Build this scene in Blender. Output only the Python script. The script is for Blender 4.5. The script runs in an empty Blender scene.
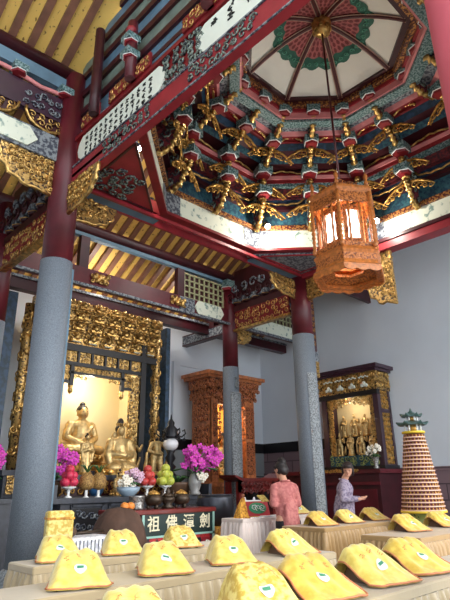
EXPO, SUN, SKY, L_ALTAR, L_MID, L_RIGHT, L_RAFTER_FILL = 1.5, 1.0, 1.0, 14, 8, 2.6, 8
import bpy, math, random
from mathutils import Vector, Matrix
random.seed(7)
PI = math.pi
SC = bpy.context.scene
COL = SC.collection

# ------------------------------------------------------------------ materials
def lin(c):
    return tuple((x/12.92 if x <= .04045 else ((x+.055)/1.055)**2.4) for x in [v/255 for v in c])

def mk(name, c, rough=.55, metal=0.0, var=0.0, vscale=8, bump=0.0, bscale=40, sheen=0, c2=None, lo=.4, hi=.6, detail=3, emit=0, coat=0, stretch=None, metal2=None):
    m = bpy.data.materials.new(name); m.use_nodes = True
    nt = m.node_tree; N = nt.nodes; L = nt.links
    b = N['Principled BSDF']
    col = (*lin(c), 1)
    b.inputs['Base Color'].default_value = col
    b.inputs['Roughness'].default_value = rough
    b.inputs['Metallic'].default_value = metal
    if sheen: b.inputs['Sheen Weight'].default_value = sheen
    if coat: b.inputs['Coat Weight'].default_value = coat
    if emit:
        b.inputs['Emission Color'].default_value = col; b.inputs['Emission Strength'].default_value = emit
    tc = N.new('ShaderNodeTexCoord'); vec = tc.outputs['Object']
    if stretch:
        mp = N.new('ShaderNodeMapping'); mp.inputs['Scale'].default_value = stretch
        L.new(vec, mp.inputs['Vector']); vec = mp.outputs['Vector']
    if c2 is not None or var:
        n = N.new('ShaderNodeTexNoise'); n.inputs['Scale'].default_value = vscale; n.inputs['Detail'].default_value = detail
        L.new(vec, n.inputs['Vector'])
        r = N.new('ShaderNodeValToRGB')
        if c2 is None:
            c2 = tuple(max(0, v*(1-var)) for v in c); c1 = tuple(min(255, v*(1+var*.5)) for v in c); lo, hi = .3, .7
        else: c1 = c
        r.color_ramp.elements[0].position = lo; r.color_ramp.elements[0].color = (*lin(c2), 1)
        r.color_ramp.elements[1].position = hi; r.color_ramp.elements[1].color = (*lin(c1), 1)
        L.new(n.outputs['Fac'], r.inputs['Fac']); L.new(r.outputs['Color'], b.inputs['Base Color'])
        if metal2 is not None:
            mr = N.new('ShaderNodeMapRange'); mr.inputs['From Min'].default_value = lo; mr.inputs['From Max'].default_value = hi
            mr.inputs['To Min'].default_value = metal2; mr.inputs['To Max'].default_value = metal
            L.new(n.outputs['Fac'], mr.inputs['Value']); L.new(mr.outputs['Result'], b.inputs['Metallic'])
    if bump:
        n2 = N.new('ShaderNodeTexNoise'); n2.inputs['Scale'].default_value = bscale; n2.inputs['Detail'].default_value = 3
        L.new(vec, n2.inputs['Vector'])
        bp = N.new('ShaderNodeBump'); bp.inputs['Strength'].default_value = bump; bp.inputs['Distance'].default_value = .01
        L.new(n2.outputs['Fac'], bp.inputs['Height']); L.new(bp.outputs['Normal'], b.inputs['Normal'])
    return m

def mk_tile(name, c, cm, w, h, rough=.3, off=.5):
    m = bpy.data.materials.new(name); m.use_nodes = True
    nt = m.node_tree; N = nt.nodes; L = nt.links; b = N['Principled BSDF']
    tc = N.new('ShaderNodeTexCoord'); mp = N.new('ShaderNodeMapping')
    sx = N.new('ShaderNodeSeparateXYZ'); cb = N.new('ShaderNodeCombineXYZ'); ad = N.new('ShaderNodeMath')
    L.new(tc.outputs['Object'], sx.inputs[0]); L.new(sx.outputs[0], ad.inputs[0]); L.new(sx.outputs[1], ad.inputs[1])
    L.new(ad.outputs[0], cb.inputs[0]); L.new(sx.outputs[2], cb.inputs[1])
    bk = N.new('ShaderNodeTexBrick'); bk.inputs['Scale'].default_value = 1; bk.offset = off
    bk.inputs['Brick Width'].default_value = w; bk.inputs['Row Height'].default_value = h; bk.inputs['Mortar Size'].default_value = .012
    bk.inputs['Color1'].default_value = (*lin(c), 1); bk.inputs['Color2'].default_value = (*lin(tuple(v*.9 for v in c)), 1)
    bk.inputs['Mortar'].default_value = (*lin(cm), 1)
    L.new(cb.outputs[0], bk.inputs['Vector']); L.new(bk.outputs['Color'], b.inputs['Base Color'])
    b.inputs['Roughness'].default_value = rough
    return m

M = {}
M['gold'] = mk('gilding', (212, 172, 104), .3, .9, var=.35, vscale=14, bump=.35, bscale=60)
M['gold_dull'] = mk('aged_gilding', (196, 150, 78), .42, .75, var=.35, vscale=16, bump=.5, bscale=70)
M['gold_stat'] = mk('gilded_statue', (214, 182, 124), .38, .6, var=.22, vscale=12, bump=.25, bscale=50)
M['carve'] = mk('gilded_carving', (206, 168, 104), .34, .85, c2=(44, 24, 18), lo=.4, hi=.5, vscale=26, bump=.8, bscale=26, metal2=0)
M['carve_red'] = mk('red_gilded_carving', (196, 140, 78), .45, .6, c2=(74, 20, 20), lo=.46, hi=.58, vscale=30, bump=.8, bscale=30, metal2=0)
M['maroon'] = mk('maroon_paint', (92, 24, 34), .38, var=.18, vscale=3)
M['maroon_dk'] = mk('dark_maroon_paint', (62, 18, 26), .42, var=.2, vscale=4)
M['red'] = mk('red_paint', (146, 36, 46), .45, var=.12, vscale=4)
M['red_dk'] = mk('deep_red_paint', (126, 26, 32), .45, var=.15, vscale=5)
M['daylit_red'] = mk('daylit_red_paint', (206, 92, 104), .45, var=.06, vscale=2)  # daylight on the near column is put into this lighter red
M['pink'] = mk('pink_paint', (222, 138, 138), .5, var=.1, vscale=5)
M['bluegrey'] = mk('blue_grey_paint', (92, 122, 142), .5, var=.12, vscale=4)
M['teal'] = mk('teal_paint', (52, 104, 104), .5, var=.3, vscale=14)
M['tealgrey'] = mk('teal_grey_pattern', (138, 160, 160), .5, c2=(44, 84, 84), lo=.42, hi=.6, vscale=34)
M['navy'] = mk('navy_paint', (44, 70, 98), .5, c2=(28, 50, 64), lo=.4, hi=.6, vscale=12)
M['navyteal'] = mk('dark_teal_board', (56, 102, 112), .5, c2=(32, 62, 84), lo=.42, hi=.6, vscale=20)
M['greygreen'] = mk('grey_green_board', (112, 126, 116), .55, var=.15, vscale=6)
M['whitepaint'] = mk('cream_panel', (226, 230, 216), .5, var=.04, vscale=3)
M['picture'] = mk('painted_scene', (218, 222, 204), .5, c2=(120, 146, 138), lo=.33, hi=.45, vscale=11, detail=6)
M['greypat'] = mk('grey_scroll_pattern', (136, 142, 146), .5, c2=(58, 62, 76), lo=.44, hi=.56, vscale=24)
M['greenpat'] = mk('grey_green_scroll_pattern', (128, 140, 128), .5, c2=(48, 54, 60), lo=.44, hi=.56, vscale=28)
M['redpat'] = mk('red_carved_panel', (130, 46, 50), .5, c2=(60, 34, 44), lo=.42, hi=.58, vscale=22, bump=.6, bscale=30)
M['stone'] = mk('grey_granite', (130, 138, 148), .6, c2=(100, 110, 122), lo=.36, hi=.64, vscale=110, bump=.1, bscale=120)
M['stone_dk'] = mk('carved_granite', (154, 160, 164), .65, c2=(104, 108, 112), lo=.4, hi=.58, vscale=42, bump=.7, bscale=42)
M['wall'] = mk('wall_paint', (222, 228, 236), .7, var=.02, vscale=1)
M['floor'] = mk_tile('stone_floor', (190, 186, 178), (130, 126, 120), .6, .6, .3, 0)
M['ochre'] = mk('ochre_roof_board', (238, 196, 104), .6, c2=(140, 100, 50), lo=.3, hi=.37, vscale=22, stretch=(1, .5, 1))
M['rafter'] = mk('brown_rafter', (128, 86, 68), .5, var=.15, vscale=5)
M['wood'] = mk('orange_carved_wood', (196, 116, 54), .4, var=.22, vscale=20, bump=.3, bscale=50, coat=.2)
M['wood_lace'] = mk('orange_fret_carving', (200, 120, 58), .42, c2=(120, 60, 26), lo=.42, hi=.54, vscale=36, bump=.9, bscale=36)
M['redwood'] = mk('red_brown_wood', (186, 112, 68), .4, var=.25, vscale=14, bump=.2)
M['redwood_lace'] = mk('red_brown_fret_carving', (182, 104, 64), .45, c2=(70, 30, 20), lo=.43, hi=.55, vscale=24, bump=.9, bscale=24)
M['redlac'] = mk('red_lacquer_wood', (112, 34, 30), .3, var=.15, vscale=6, coat=.3)
M['black'] = mk('black_lacquer', (16, 13, 18), .42)
M['lattice'] = mk('pale_olive_lattice', (176, 176, 136), .5)
M['black_m'] = mk('black_metal', (24, 24, 30), .35, .4)
M['darkwood'] = mk('blue_black_carved_wood', (44, 48, 60), .45, var=.25, vscale=12)
M['purple'] = mk('dark_purple_wood', (56, 28, 46), .35, var=.12, vscale=6, coat=.3)
M['cream'] = mk('cream_backing', (246, 226, 176), .7, var=.04, vscale=2)
M['amber'] = mk('amber_backing', (222, 160, 70), .6, var=.1, vscale=3)
M['shade'] = mk('lit_white_shade', (255, 250, 238), .6, emit=1.6)
M['lamp'] = mk('lit_lamp_disc', (255, 252, 246), .5, emit=9)
M['cloth'] = mk('beige_satin_cloth', (180, 160, 126), .36, var=.05, vscale=5, bump=.1, bscale=30, sheen=.3)
M['cloth_backlit'] = mk('backlit_satin_cloth', (176, 140, 90), .36, var=.06, vscale=5, bump=.1, bscale=30, sheen=.3)  # backlit look of the right tables put into the cloth color
M['cloth_w'] = mk('ivory_satin_cloth', (222, 206, 198), .36, var=.04, vscale=5, bump=.1, bscale=30, sheen=.3)
M['goldcloth'] = mk('gold_brocade_cloth', (226, 168, 62), .5, c2=(170, 110, 34), lo=.42, hi=.58, vscale=30, bump=.3, bscale=40)
M['yellow'] = mk('yellow_satin', (240, 218, 116), .42, c2=(222, 194, 84), lo=.38, hi=.62, vscale=20, bump=.9, bscale=13, sheen=.4)
M['yellow_dp'] = mk('deep_yellow_satin', (234, 202, 88), .42, c2=(212, 174, 62), lo=.38, hi=.62, vscale=18, bump=.9, bscale=13, sheen=.4)
M['yelloww'] = mk('yellow_floral_brocade', (238, 218, 132), .42, c2=(204, 170, 74), lo=.42, hi=.56, vscale=34, bump=.8, bscale=14)
M['piping'] = mk('orange_red_piping', (206, 130, 90), .6)
M['emb_white'] = mk('white_embroidery', (226, 228, 220), .7)
M['emb_green'] = mk('green_embroidery', (70, 140, 104), .7)
M['emb_red'] = mk('red_embroidery', (226, 160, 100), .7)
M['skin'] = mk('skin', (214, 158, 130), .5, var=.05, vscale=8)
M['hair'] = mk('black_hair', (34, 26, 26), .5, var=.3, vscale=60, bump=.5, bscale=90)
M['hair_br'] = mk('dark_brown_hair', (50, 36, 32), .5, var=.3, vscale=60, bump=.5, bscale=90)
M['shirt_pink'] = mk('pink_plaid_cotton', (196, 122, 116), .75, c2=(174, 98, 96), lo=.42, hi=.58, vscale=34, bump=.2, bscale=60)
M['shirt_lav'] = mk('lavender_print_cotton', (172, 160, 178), .75, c2=(126, 114, 138), lo=.4, hi=.56, vscale=46, bump=.2, bscale=60)
M['trouser'] = mk('black_cotton', (26, 24, 30), .8)
M['white'] = mk('white_paint', (238, 238, 236), .6)
M['eye'] = mk('eye_dark', (20, 16, 16), .3)
M['lip'] = mk('lips', (170, 84, 78), .5)
M['pinkfruit'] = mk('pink_fruit_skin', (206, 52, 84), .45, var=.15, vscale=12)
M['redfruit'] = mk('red_apple_skin', (206, 70, 66), .35, var=.2, vscale=14)
M['greenfruit'] = mk('green_apple_skin', (196, 204, 84), .35, var=.1, vscale=12)
M['orange'] = mk('orange_fruit_skin', (232, 140, 60), .45, var=.15, vscale=12)
M['pineapple'] = mk('woven_tan_cone', (176, 138, 78), .7, c2=(120, 86, 44), lo=.4, hi=.6, vscale=50, bump=.8, bscale=50)
M['leaf'] = mk('green_leaf', (62, 110, 58), .5, var=.3, vscale=10)
M['magenta'] = mk('magenta_petal', (206, 60, 176), .5, var=.2, vscale=20)
M['lilac'] = mk('pale_pink_petal', (222, 182, 206), .5, var=.1, vscale=20)
M['petal_w'] = mk('white_petal', (244, 236, 220), .5, var=.06, vscale=20)
M['porcelain'] = mk('pale_blue_porcelain', (168, 190, 208), .3, coat=.4)
M['bluepot'] = mk('blue_glaze', (58, 108, 160), .3, coat=.4)
M['greyvase'] = mk('grey_glazed_vase', (142, 140, 138), .3, var=.2, vscale=5, coat=.4)
M['potbrown'] = mk('brown_planter', (92, 66, 48), .5, var=.2)
M['bronze'] = mk('dark_bronze', (70, 56, 44), .4, .5, var=.3, vscale=12)
M['pewter'] = mk('pewter', (170, 168, 164), .35, .7, c2=(96, 92, 90), lo=.4, hi=.6, vscale=40, metal2=.5)
M['bowl'] = mk('dark_bronze_bowl', (66, 68, 76), .3, .6, var=.1, vscale=3)
M['browncloth'] = mk('brown_velvet_cover', (80, 56, 44), .85, var=.2, vscale=6, bump=.5, bscale=22)
M['signgreen'] = mk('dark_green_sign_ground', (24, 44, 42), .4)
M['signborder'] = mk('pale_jade_border', (150, 190, 178), .5)
M['paper'] = mk('white_paper', (236, 236, 240), .7, c2=(200, 200, 212), lo=.42, hi=.5, vscale=30)
M['glass'] = mk('frosted_glass_globe', (232, 232, 236), .2, coat=.5)
M['tile_r'] = mk_tile('brown_wall_tile', (134, 110, 116), (80, 64, 70), .55, .3, .28)
M['tile_b'] = mk_tile('grey_wall_tile', (150, 156, 160), (60, 60, 66), 1.1, .72, .25, 0)
M['greenlac'] = mk('green_lacquer', (38, 84, 56), .4, c2=(150, 160, 90), lo=.58, hi=.64, vscale=20)
M['greenroof'] = mk('dark_green_roof_glaze', (46, 78, 74), .35, var=.2, vscale=20)
M['niche'] = mk('red_niche', (104, 26, 30), .6)
M['creamledge'] = mk('cream_ledge', (232, 190, 170), .5)
M['yellowtrim'] = mk('yellow_trim', (232, 196, 60), .5)
M['domewhite'] = mk('dome_off_white', (234, 230, 218), .6, var=.03, vscale=2)
M['domepink'] = mk('dome_rose_ground', (190, 106, 104), .6, var=.08, vscale=8)
M['domered'] = mk('dome_dark_red_scale', (122, 38, 42), .6, var=.12, vscale=8)
M['domegreen'] = mk('dome_green_cloud', (34, 96, 78), .6, var=.15, vscale=14)
M['domemint'] = mk('dome_mint_curl', (90, 160, 136), .6)
M['rib'] = mk('rib_dark_red', (78, 26, 28), .4)
M['ribline'] = mk('rib_pale_line', (206, 170, 150), .5)
M['ink'] = mk('black_ink', (30, 34, 34), .7)
M['signink'] = mk('cream_lettering', (232, 222, 190), .5)
M['bookred'] = mk('red_book_cover', (176, 52, 60), .5)
M['bookgreen'] = mk('green_book_art', (52, 140, 100), .5)
M['stoolpink'] = mk('pink_plastic', (206, 70, 130), .4)
M['dragonred'] = mk('red_dragon_frieze', (186, 44, 48), .5, c2=(30, 26, 36), lo=.44, hi=.52, vscale=12)

# ------------------------------------------------------------------ geometry
def curl_template(seed):
    r = random.Random(seed); pts = []
    n = 9; turn = r.uniform(1.1, 1.45)*2*PI; fl = r.choice((-1, 1))
    for i in range(n):
        t = i/(n-1); a = t*turn; rad = 1-.8*t
        pts.append((rad*math.cos(a)*fl, rad*math.sin(a), math.sin(t*PI)*.12))
    return pts
CURLS = [curl_template(i) for i in range(8)]

class G:
    def __init__(s): s.v = []; s.f = []; s.m = []; s.s = []; s.mi = 0
    def face(s, ix, sm=False): s.f.append(tuple(ix)); s.m.append(s.mi); s.s.append(sm)
    def pts(s, L): b = len(s.v); s.v.extend([tuple(p) for p in L]); return b
    def hexa(s, c8, sm=False):
        b = s.pts(c8)
        for q in ((0, 3, 2, 1), (4, 5, 6, 7), (0, 1, 5, 4), (1, 2, 6, 5), (2, 3, 7, 6), (3, 0, 4, 7)): s.face([b+i for i in q], sm)
    def box(s, x0, x1, y0, y1, z0, z1):
        s.hexa([(x0, y0, z0), (x1, y0, z0), (x1, y1, z0), (x0, y1, z0), (x0, y0, z1), (x1, y0, z1), (x1, y1, z1), (x0, y1, z1)])
    def bev(s, x0, x1, y0, y1, z0, z1, b=.01):
        # box with chamfered vertical and top edges
        def ringp(d, z): return [(x0+d+b, y0+d, z), (x1-d-b, y0+d, z), (x1-d, y0+d+b, z), (x1-d, y1-d-b, z), (x1-d-b, y1-d, z), (x0+d+b, y1-d, z), (x0+d, y1-d-b, z), (x0+d, y0+d+b, z)]
        s.loft([ringp(b, z0), ringp(0, z0+b), ringp(0, z1-b), ringp(b, z1)], cap=True)
    def loft(s, rings, closed=True, cap=True, sm=False):
        n = len(rings[0]); bs = [s.pts(r) for r in rings]
        for a, b in zip(bs[:-1], bs[1:]):
            for i in range(n if closed else n-1):
                j = (i+1) % n; s.face((a+i, a+j, b+j, b+i), sm)
        if cap and closed:
            s.face([bs[0]+i for i in range(n)][::-1]); s.face([bs[-1]+i for i in range(n)])
    def lathe(s, prof, c=(0, 0, 0), n=16, sm=True, cap=True, rot=0, sx=1, sy=1):
        s.loft([[(c[0]+r*sx*math.cos(rot+2*PI*i/n), c[1]+r*sy*math.sin(rot+2*PI*i/n), c[2]+z) for i in range(n)] for r, z in prof], cap=cap, sm=sm)
    def tube(s, P, R, n=6, sm=True, closed=False):
        P = [Vector(p) for p in P]; rings = []; m = len(P)
        if not hasattr(R, '__len__'): R = [R]*m
        up = None
        for i in range(m):
            if closed: t = P[(i+1) % m]-P[i-1]
            else: t = P[min(i+1, m-1)]-P[max(i-1, 0)]
            if t.length < 1e-9: t = Vector((0, 0, 1))
            t.normalize()
            if up is None: up = t.orthogonal().normalized()
            a = (up-t*up.dot(t))
            a = a.normalized() if a.length > 1e-6 else t.orthogonal().normalized()
            up = a; b = t.cross(a)
            rings.append([P[i]+(a*math.cos(2*PI*k/n)+b*math.sin(2*PI*k/n))*R[i] for k in range(n)])
        if closed: rings.append(rings[0])
        s.loft(rings, cap=not closed, sm=sm)
    def bar(s, p, q, w, h, up=(0, 0, 1)):
        p = Vector(p); q = Vector(q); t = (q-p).normalized(); u = Vector(up); u = (u-t*u.dot(t)).normalized(); r = t.cross(u)
        c = []
        for e in (p, q):
            c += [e-r*w/2-u*h/2, e+r*w/2-u*h/2, e+r*w/2+u*h/2, e-r*w/2+u*h/2]
        s.hexa([c[i] for i in (0, 1, 2, 3, 4, 5, 6, 7)])
    def ball(s, c, r, n=10, m=7, rot=None):
        if not hasattr(r, '__len__'): r = (r, r, r)
        rings = []
        for i in range(m+1):
            th = PI*(i/m) if 0 < i < m else (.02 if i == 0 else PI-.02)
            ring = []
            for k in range(n):
                p = Vector((r[0]*math.sin(th)*math.cos(2*PI*k/n), r[1]*math.sin(th)*math.sin(2*PI*k/n), -r[2]*math.cos(th)))
                if rot: p = rot @ p
                ring.append(p+Vector(c))
            rings.append(ring)
        s.loft(rings, sm=True)
    def prism(s, poly, o, u, v, n, t):
        o, u, v, n = map(Vector, (o, u, v, n))
        a = [o+u*x+v*y-n*t/2 for x, y in poly]; b = [o+u*x+v*y+n*t/2 for x, y in poly]
        s.loft([a, b])
    def curl(s, o, u, v, n, R, rad, ang=0, k=0):
        u, v, n = map(Vector, (u, v, n)); ca, sa = math.cos(ang), math.sin(ang)
        P = []
        for x, y, z in CURLS[k % 8]:
            X, Y = (x*ca-y*sa)*R, (x*sa+y*ca)*R
            P.append(Vector(o)+u*X+v*Y+n*z*R)
        s.tube(P, [rad*(1-.5*i/8) for i in range(9)], 4)
    def scrolls(s, o, u, v, n, w, h, size, seed=0, inside=None, rad=None, fill=1.0):
        r = random.Random(seed); nx = max(1, round(w/size)); ny = max(1, round(h/size))
        for i in range(nx):
            for j in range(ny):
                x = (i+.5+r.uniform(-.2, .2))*w/nx; y = (j+.5+r.uniform(-.2, .2))*h/ny
                if r.random() > fill or (inside and not inside(x, y)): continue
                s.curl(Vector(o)+Vector(u)*x+Vector(v)*y, u, v, n, size*r.uniform(.42, .56), rad or size*.11, r.uniform(0, 2*PI), r.randrange(8))
    def shift(s, d): s.v = [(a+d[0], b+d[1], c+d[2]) for a, b, c in s.v]
    def turn(s, ang, c=(0, 0)):
        ca, sa = math.cos(ang), math.sin(ang)
        s.v = [(c[0]+(x-c[0])*ca-(y-c[1])*sa, c[1]+(x-c[0])*sa+(y-c[1])*ca, z) for x, y, z in s.v]
    def tf(s, mat): s.v = [tuple(mat @ Vector(p)) for p in s.v]

def wloc(o):
    p = Vector((0, 0, 0))
    while o: p += o.location; o = o.parent
    return p
def tag(o, label=None, cat=None, group=None, kind=None):
    if label: o['label'] = label
    if cat: o['category'] = cat
    if group: o['group'] = group
    if kind: o['kind'] = kind
    return o
def thing(name, label, cat, loc=(0, 0, 0), group=None):
    o = bpy.data.objects.new(name, None); COL.objects.link(o); o.location = loc; o.empty_display_size = .1
    return tag(o, label, cat, group)
def mesh(name, g, mats):
    me = bpy.data.meshes.new(name); me.from_pydata(g.v, [], g.f)
    if not isinstance(mats, (list, tuple)): mats = [mats]
    for m in mats: me.materials.append(M[m] if isinstance(m, str) else m)
    me.polygons.foreach_set('material_index', g.m); me.polygons.foreach_set('use_smooth', g.s); me.update()
    return me
def obj(name, g, mats, parent=None, origin=None, label=None, local=False):
    """g in world coordinates unless local; links ONE mesh object."""
    if parent is not None:
        o_loc = Vector((0, 0, 0))
        if not local: g.shift(-wloc(parent))
    else:
        o_loc = Vector(origin or (0, 0, 0))
        if not local: g.shift(-o_loc)
    o = bpy.data.objects.new(name, mesh(name, g, mats)); COL.objects.link(o); o.location = o_loc
    if parent is not None: o.parent = parent
    if label: o['label'] = label
    return o
def struct(name, g, mats, parent=None):
    o = obj(name, g, mats, parent)
    if parent is None: o['kind'] = 'structure'
    return o
def kids(o): return [c for c in o.children]
def copy_tree(o, parent=None):
    c = o.copy(); COL.objects.link(c)
    if parent is not None: c.parent = parent
    for ch in kids(o): copy_tree(ch, c)
    return c

def blob_mesh(prims, voxel, mats, smooth=2, name='body'):
    g = G()
    for p in prims:
        if p[0] == 'e': g.ball(p[1], p[2], 14, 10, p[3] if len(p) > 3 else None)
        else:
            a, b, ra, rb = Vector(p[1]), Vector(p[2]), p[3], p[4]
            d = (b-a); L = d.length; d.normalize(); x = d.orthogonal().normalized(); y = d.cross(x); rings = []
            prof = [(-PI/2+.05), -PI/4, 0.0]
            for t in prof: rings.append((a+d*ra*math.sin(t), ra*math.cos(t)))
            for t in (0.0, PI/4, PI/2-.05): rings.append((b+d*rb*math.sin(t), rb*math.cos(t)))
            g.loft([[c+(x*math.cos(2*PI*k/12)+y*math.sin(2*PI*k/12))*r for k in range(12)] for c, r in rings], sm=True)
    me = mesh(name, g, mats)
    o = bpy.data.objects.new('tmp', me); COL.objects.link(o)
    r = o.modifiers.new('r', 'REMESH'); r.mode = 'VOXEL'; r.voxel_size = voxel; r.use_smooth_shade = True
    if smooth:
        sm = o.modifiers.new('s', 'SMOOTH'); sm.iterations = smooth; sm.factor = .5
    dg = bpy.context.evaluated_depsgraph_get(); dg.update()
    out = bpy.data.meshes.new_from_object(o.evaluated_get(dg)); out.name = name
    bpy.data.objects.remove(o); bpy.data.meshes.remove(me)
    out.materials.clear()
    for m in ([mats] if isinstance(mats, str) else mats): out.materials.append(M[m])
    return out
def link(name, me, parent=None, loc=(0, 0, 0), rz=0, label=None):
    o = bpy.data.objects.new(name, me); COL.objects.link(o); o.location = loc; o.rotation_euler.z = rz
    if parent is not None: o.parent = parent
    if label: o['label'] = label
    return o
def text_mesh(ch, size, mats, ext=.004):
    c = bpy.data.curves.new('t', 'FONT'); c.body = ch; c.size = size; c.extrude = ext; c.align_x = 'CENTER'; c.align_y = 'CENTER'; c.offset = size*.012
    o = bpy.data.objects.new('t', c); COL.objects.link(o)
    dg = bpy.context.evaluated_depsgraph_get(); dg.update()
    me = bpy.data.meshes.new_from_object(o.evaluated_get(dg)); bpy.data.objects.remove(o)
    me.materials.clear(); me.materials.append(M[mats])
    return me
# ------------------------------------------------------------------ camera, world
cam = bpy.data.cameras.new('camera'); co = bpy.data.objects.new('camera', cam); COL.objects.link(co)
cam.sensor_fit = 'VERTICAL'; cam.sensor_height = 36; cam.lens = 517.7/600*36; cam.clip_start = .05
pit, rol, yaw = math.radians(19.88), math.radians(.9126), math.radians(43.98)
def w2c(r, fw, u):
    y = u*math.cos(pit)-fw*math.sin(pit); d = fw*math.cos(pit)+u*math.sin(pit); c, s = math.cos(rol), math.sin(rol)
    return (r*c-y*s, r*s+y*c, d)
ax = [w2c(math.cos(yaw), math.sin(yaw), 0), w2c(-math.sin(yaw), math.cos(yaw), 0), w2c(0, 0, 1)]
mat = Matrix(((ax[0][0], ax[0][1], -ax[0][2], 0), (ax[1][0], ax[1][1], -ax[1][2], 0), (ax[2][0], ax[2][1], -ax[2][2], 1.2), (0, 0, 0, 1)))
co.matrix_world = mat; SC.camera = co
SC.view_settings.view_transform = 'Standard'; SC.view_settings.look = 'None'; SC.view_settings.gamma = 1; SC.view_settings.exposure = EXPO
W = bpy.data.worlds.new('sky'); SC.world = W; W.use_nodes = True
W.node_tree.nodes['Background'].inputs[0].default_value = (.86, .94, 1.0, 1); W.node_tree.nodes['Background'].inputs[1].default_value = SKY
def lamp(name, kind, loc, power, col=(1, 1, 1), size=.1, rot=None):
    l = bpy.data.lights.new(name, kind); l.energy = power; l.color = col
    if kind == 'SUN': l.angle = size
    elif kind == 'AREA': l.size = size
    else: l.shadow_soft_size = size
    o = bpy.data.objects.new(name, l); COL.objects.link(o); o.location = loc
    if rot: o.rotation_euler = rot
    return o

sd = Vector((-.28, .86, -.4)); lamp('daylight_sun', 'SUN', (3, -6, 8), SUN, (1, .97, .92), math.radians(50), sd.to_track_quat('-Z', 'Y').to_euler())
# ------------------------------------------------------------------ setting
XL, XR, Y1, Y0, Y2 = 2.73, 7.90, 6.0, .15, 8.04
WX, WY = 10.65, 9.65
def roof_z(y): return 7.1-.577*(y-6)
g = G(); g.box(-4, WX+.1, -4, WY+.1, -.1, 0); struct('floor', g, 'floor')
g = G(); g.box(-1.6, WX+.15, WY, WY+.15, 0, 6.0); struct('wall_back', g, 'wall')
g = G(); g.box(-1.75, -1.6, .5, WY+.15, 0, 7.0); struct('wall_left_added', g, 'wall')  # unseen left side, put in to cut daylight from the left
g = G(); g.box(WX, WX+.15, -1.5, WY, 0, 6.6); struct('wall_right', g, 'wall')
g = G(); g.box(WX-.05, WX, -1.5, WY-.05, 0, 1.5); g.box(WX-.08, WX, -1.5, WY-.05, 1.46, 1.53); g.box(WX-.05, WX, 7.5, WY-.05, 1.53, 2.02); struct('baseboard_right', g, 'tile_r')
g = G(); g.box(6.7, WX-.05, WY-.05, WY, 0, 2.02); struct('baseboard_back', g, 'tile_b')
g = G(); g.box(6.7, WX-.05, WY-.08, WY, 2.02, 2.26); g.box(WX-.08, WX, 7.5, WY-.08, 2.02, 2.26); struct('trim_1', g, 'black')
g = G(); g.box(7.5, 7.7, WY-.1, WY, 2.26, 4.05); g.box(7.7, 10.3, WY-.04, WY, 3.98, 4.05); struct('trim_2', g, 'wall')
g = G(); g.box(XR, WX, -1.5, Y1+.1, 6.5, 6.6); g.box(XR-.05, WX, Y1, Y1+.08, 5.3, 7.1); struct('aisle_ceiling', g, 'maroon_dk')  # unseen aisle ceiling, added to stop light leaking in from above
g = G()
for (x0, x1, y0, y1) in ((-1.6, XL+.22, -.5, Y1), (-1.6, WX+.1, Y1, WY+.1)):
    g.hexa([(x0, y0, roof_z(y0)+.1), (x1, y0, roof_z(y0)+.1), (x1, y1, roof_z(y1)+.1), (x0, y1, roof_z(y1)+.1), (x0, y0, roof_z(y0)+.16), (x1, y0, roof_z(y0)+.16), (x1, y1, roof_z(y1)+.16), (x0, y1, roof_z(y1)+.16)])
ceil = struct('ceiling', g, 'ochre')
x = -1.45
while x < WX:
    y0 = -.4 if x < XL-.1 else Y1+.05
    g = G(); g.bar((x, y0, roof_z(y0)+.04), (x, WY, roof_z(WY)+.05), .1, .06); obj('rafter', g, 'rafter', ceil); x += .265
# boards stacked above the inscribed beam, up to the roof
g = G(); z = 6.02; k = 0
rails = G(); boards2 = G()
while z < 10.3:
    yb = 6+(7.1-z)/.577; yb = min(yb, 5.95)
    (boards2 if k % 2 else g).box(XL+.08, XL+.13, -.4, yb, z, z+.24); rails.box(XL+.04, XL+.16, -.4, min(6+(7.1-z-.34)/.577, 5.95), z+.24, z+.34)
    z += .34; k += 1
wu = struct('wall_upper', g, 'bluegrey')
obj('board', boards2, 'greygreen', wu); obj('rail', rails, 'maroon_dk', wu)

def column(x, y, r, zs, zt, label, paint='maroon', panel=None, stone='stone', grp=None):
    t = thing('stone_column', label, 'column', (x, y, 0), grp)
    g = G(); g.lathe([(r*1.5, 0), (r*1.55, .05), (r*1.5, .12), (r*1.28, .16), (r*1.32, .22), (r*1.36, .3), (r*1.28, .38), (r*1.05, .42)], (x, y, 0), 24); obj('column_base', g, 'stone_dk', t)
    g = G(); g.lathe([(r*1.03, .42), (r*1.0, zs*.5), (r*.985, zs)], (x, y, 0), 28); obj('stone_shaft', g, stone, t)
    g = G(); g.lathe([(r*.95, zs), (r*.93, zt)], (x, y, 0), 28); obj('painted_shaft', g, paint, t)
    return t
cl = column(XL, Y1, .207, 4.0, 7.0, 'thick grey granite column with dark red upper part, foremost at left')
g = G(); g.box(XL+.19, XL+.225, Y1-.06, Y1+.06, .9, 3.95); obj('couplet_strip', g, 'bluegrey', cl)
cr = column(XR, Y1, .215, 3.97, 5.15, 'granite column with red upper part right of the person in pink shirt')
g = G()
for k in range(9): a0 = math.radians(232+k*8); g.pts([])
pr = .225
arc = [(XR+pr*math.cos(a), Y1+pr*math.sin(a)) for a in [math.radians(225+9*k) for k in range(7)]]
g.loft([[(px, py, z) for px, py in arc]+[(XR+(px-XR)*.9, Y1+(py-Y1)*.9, z) for px, py in arc[::-1]] for z in (.75, 3.2)])
obj('carved_panel', g, 'stone_dk', cr)
cc = column(XR, Y2, .18, 3.68, 5.72, 'granite column with red upper part and carved panel, in front of the orange wooden shrine')
pr = .2
arc = [(XR+pr*math.cos(a), Y2+pr*math.sin(a)) for a in [math.radians(228+12*k) for k in range(9)]]
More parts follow.
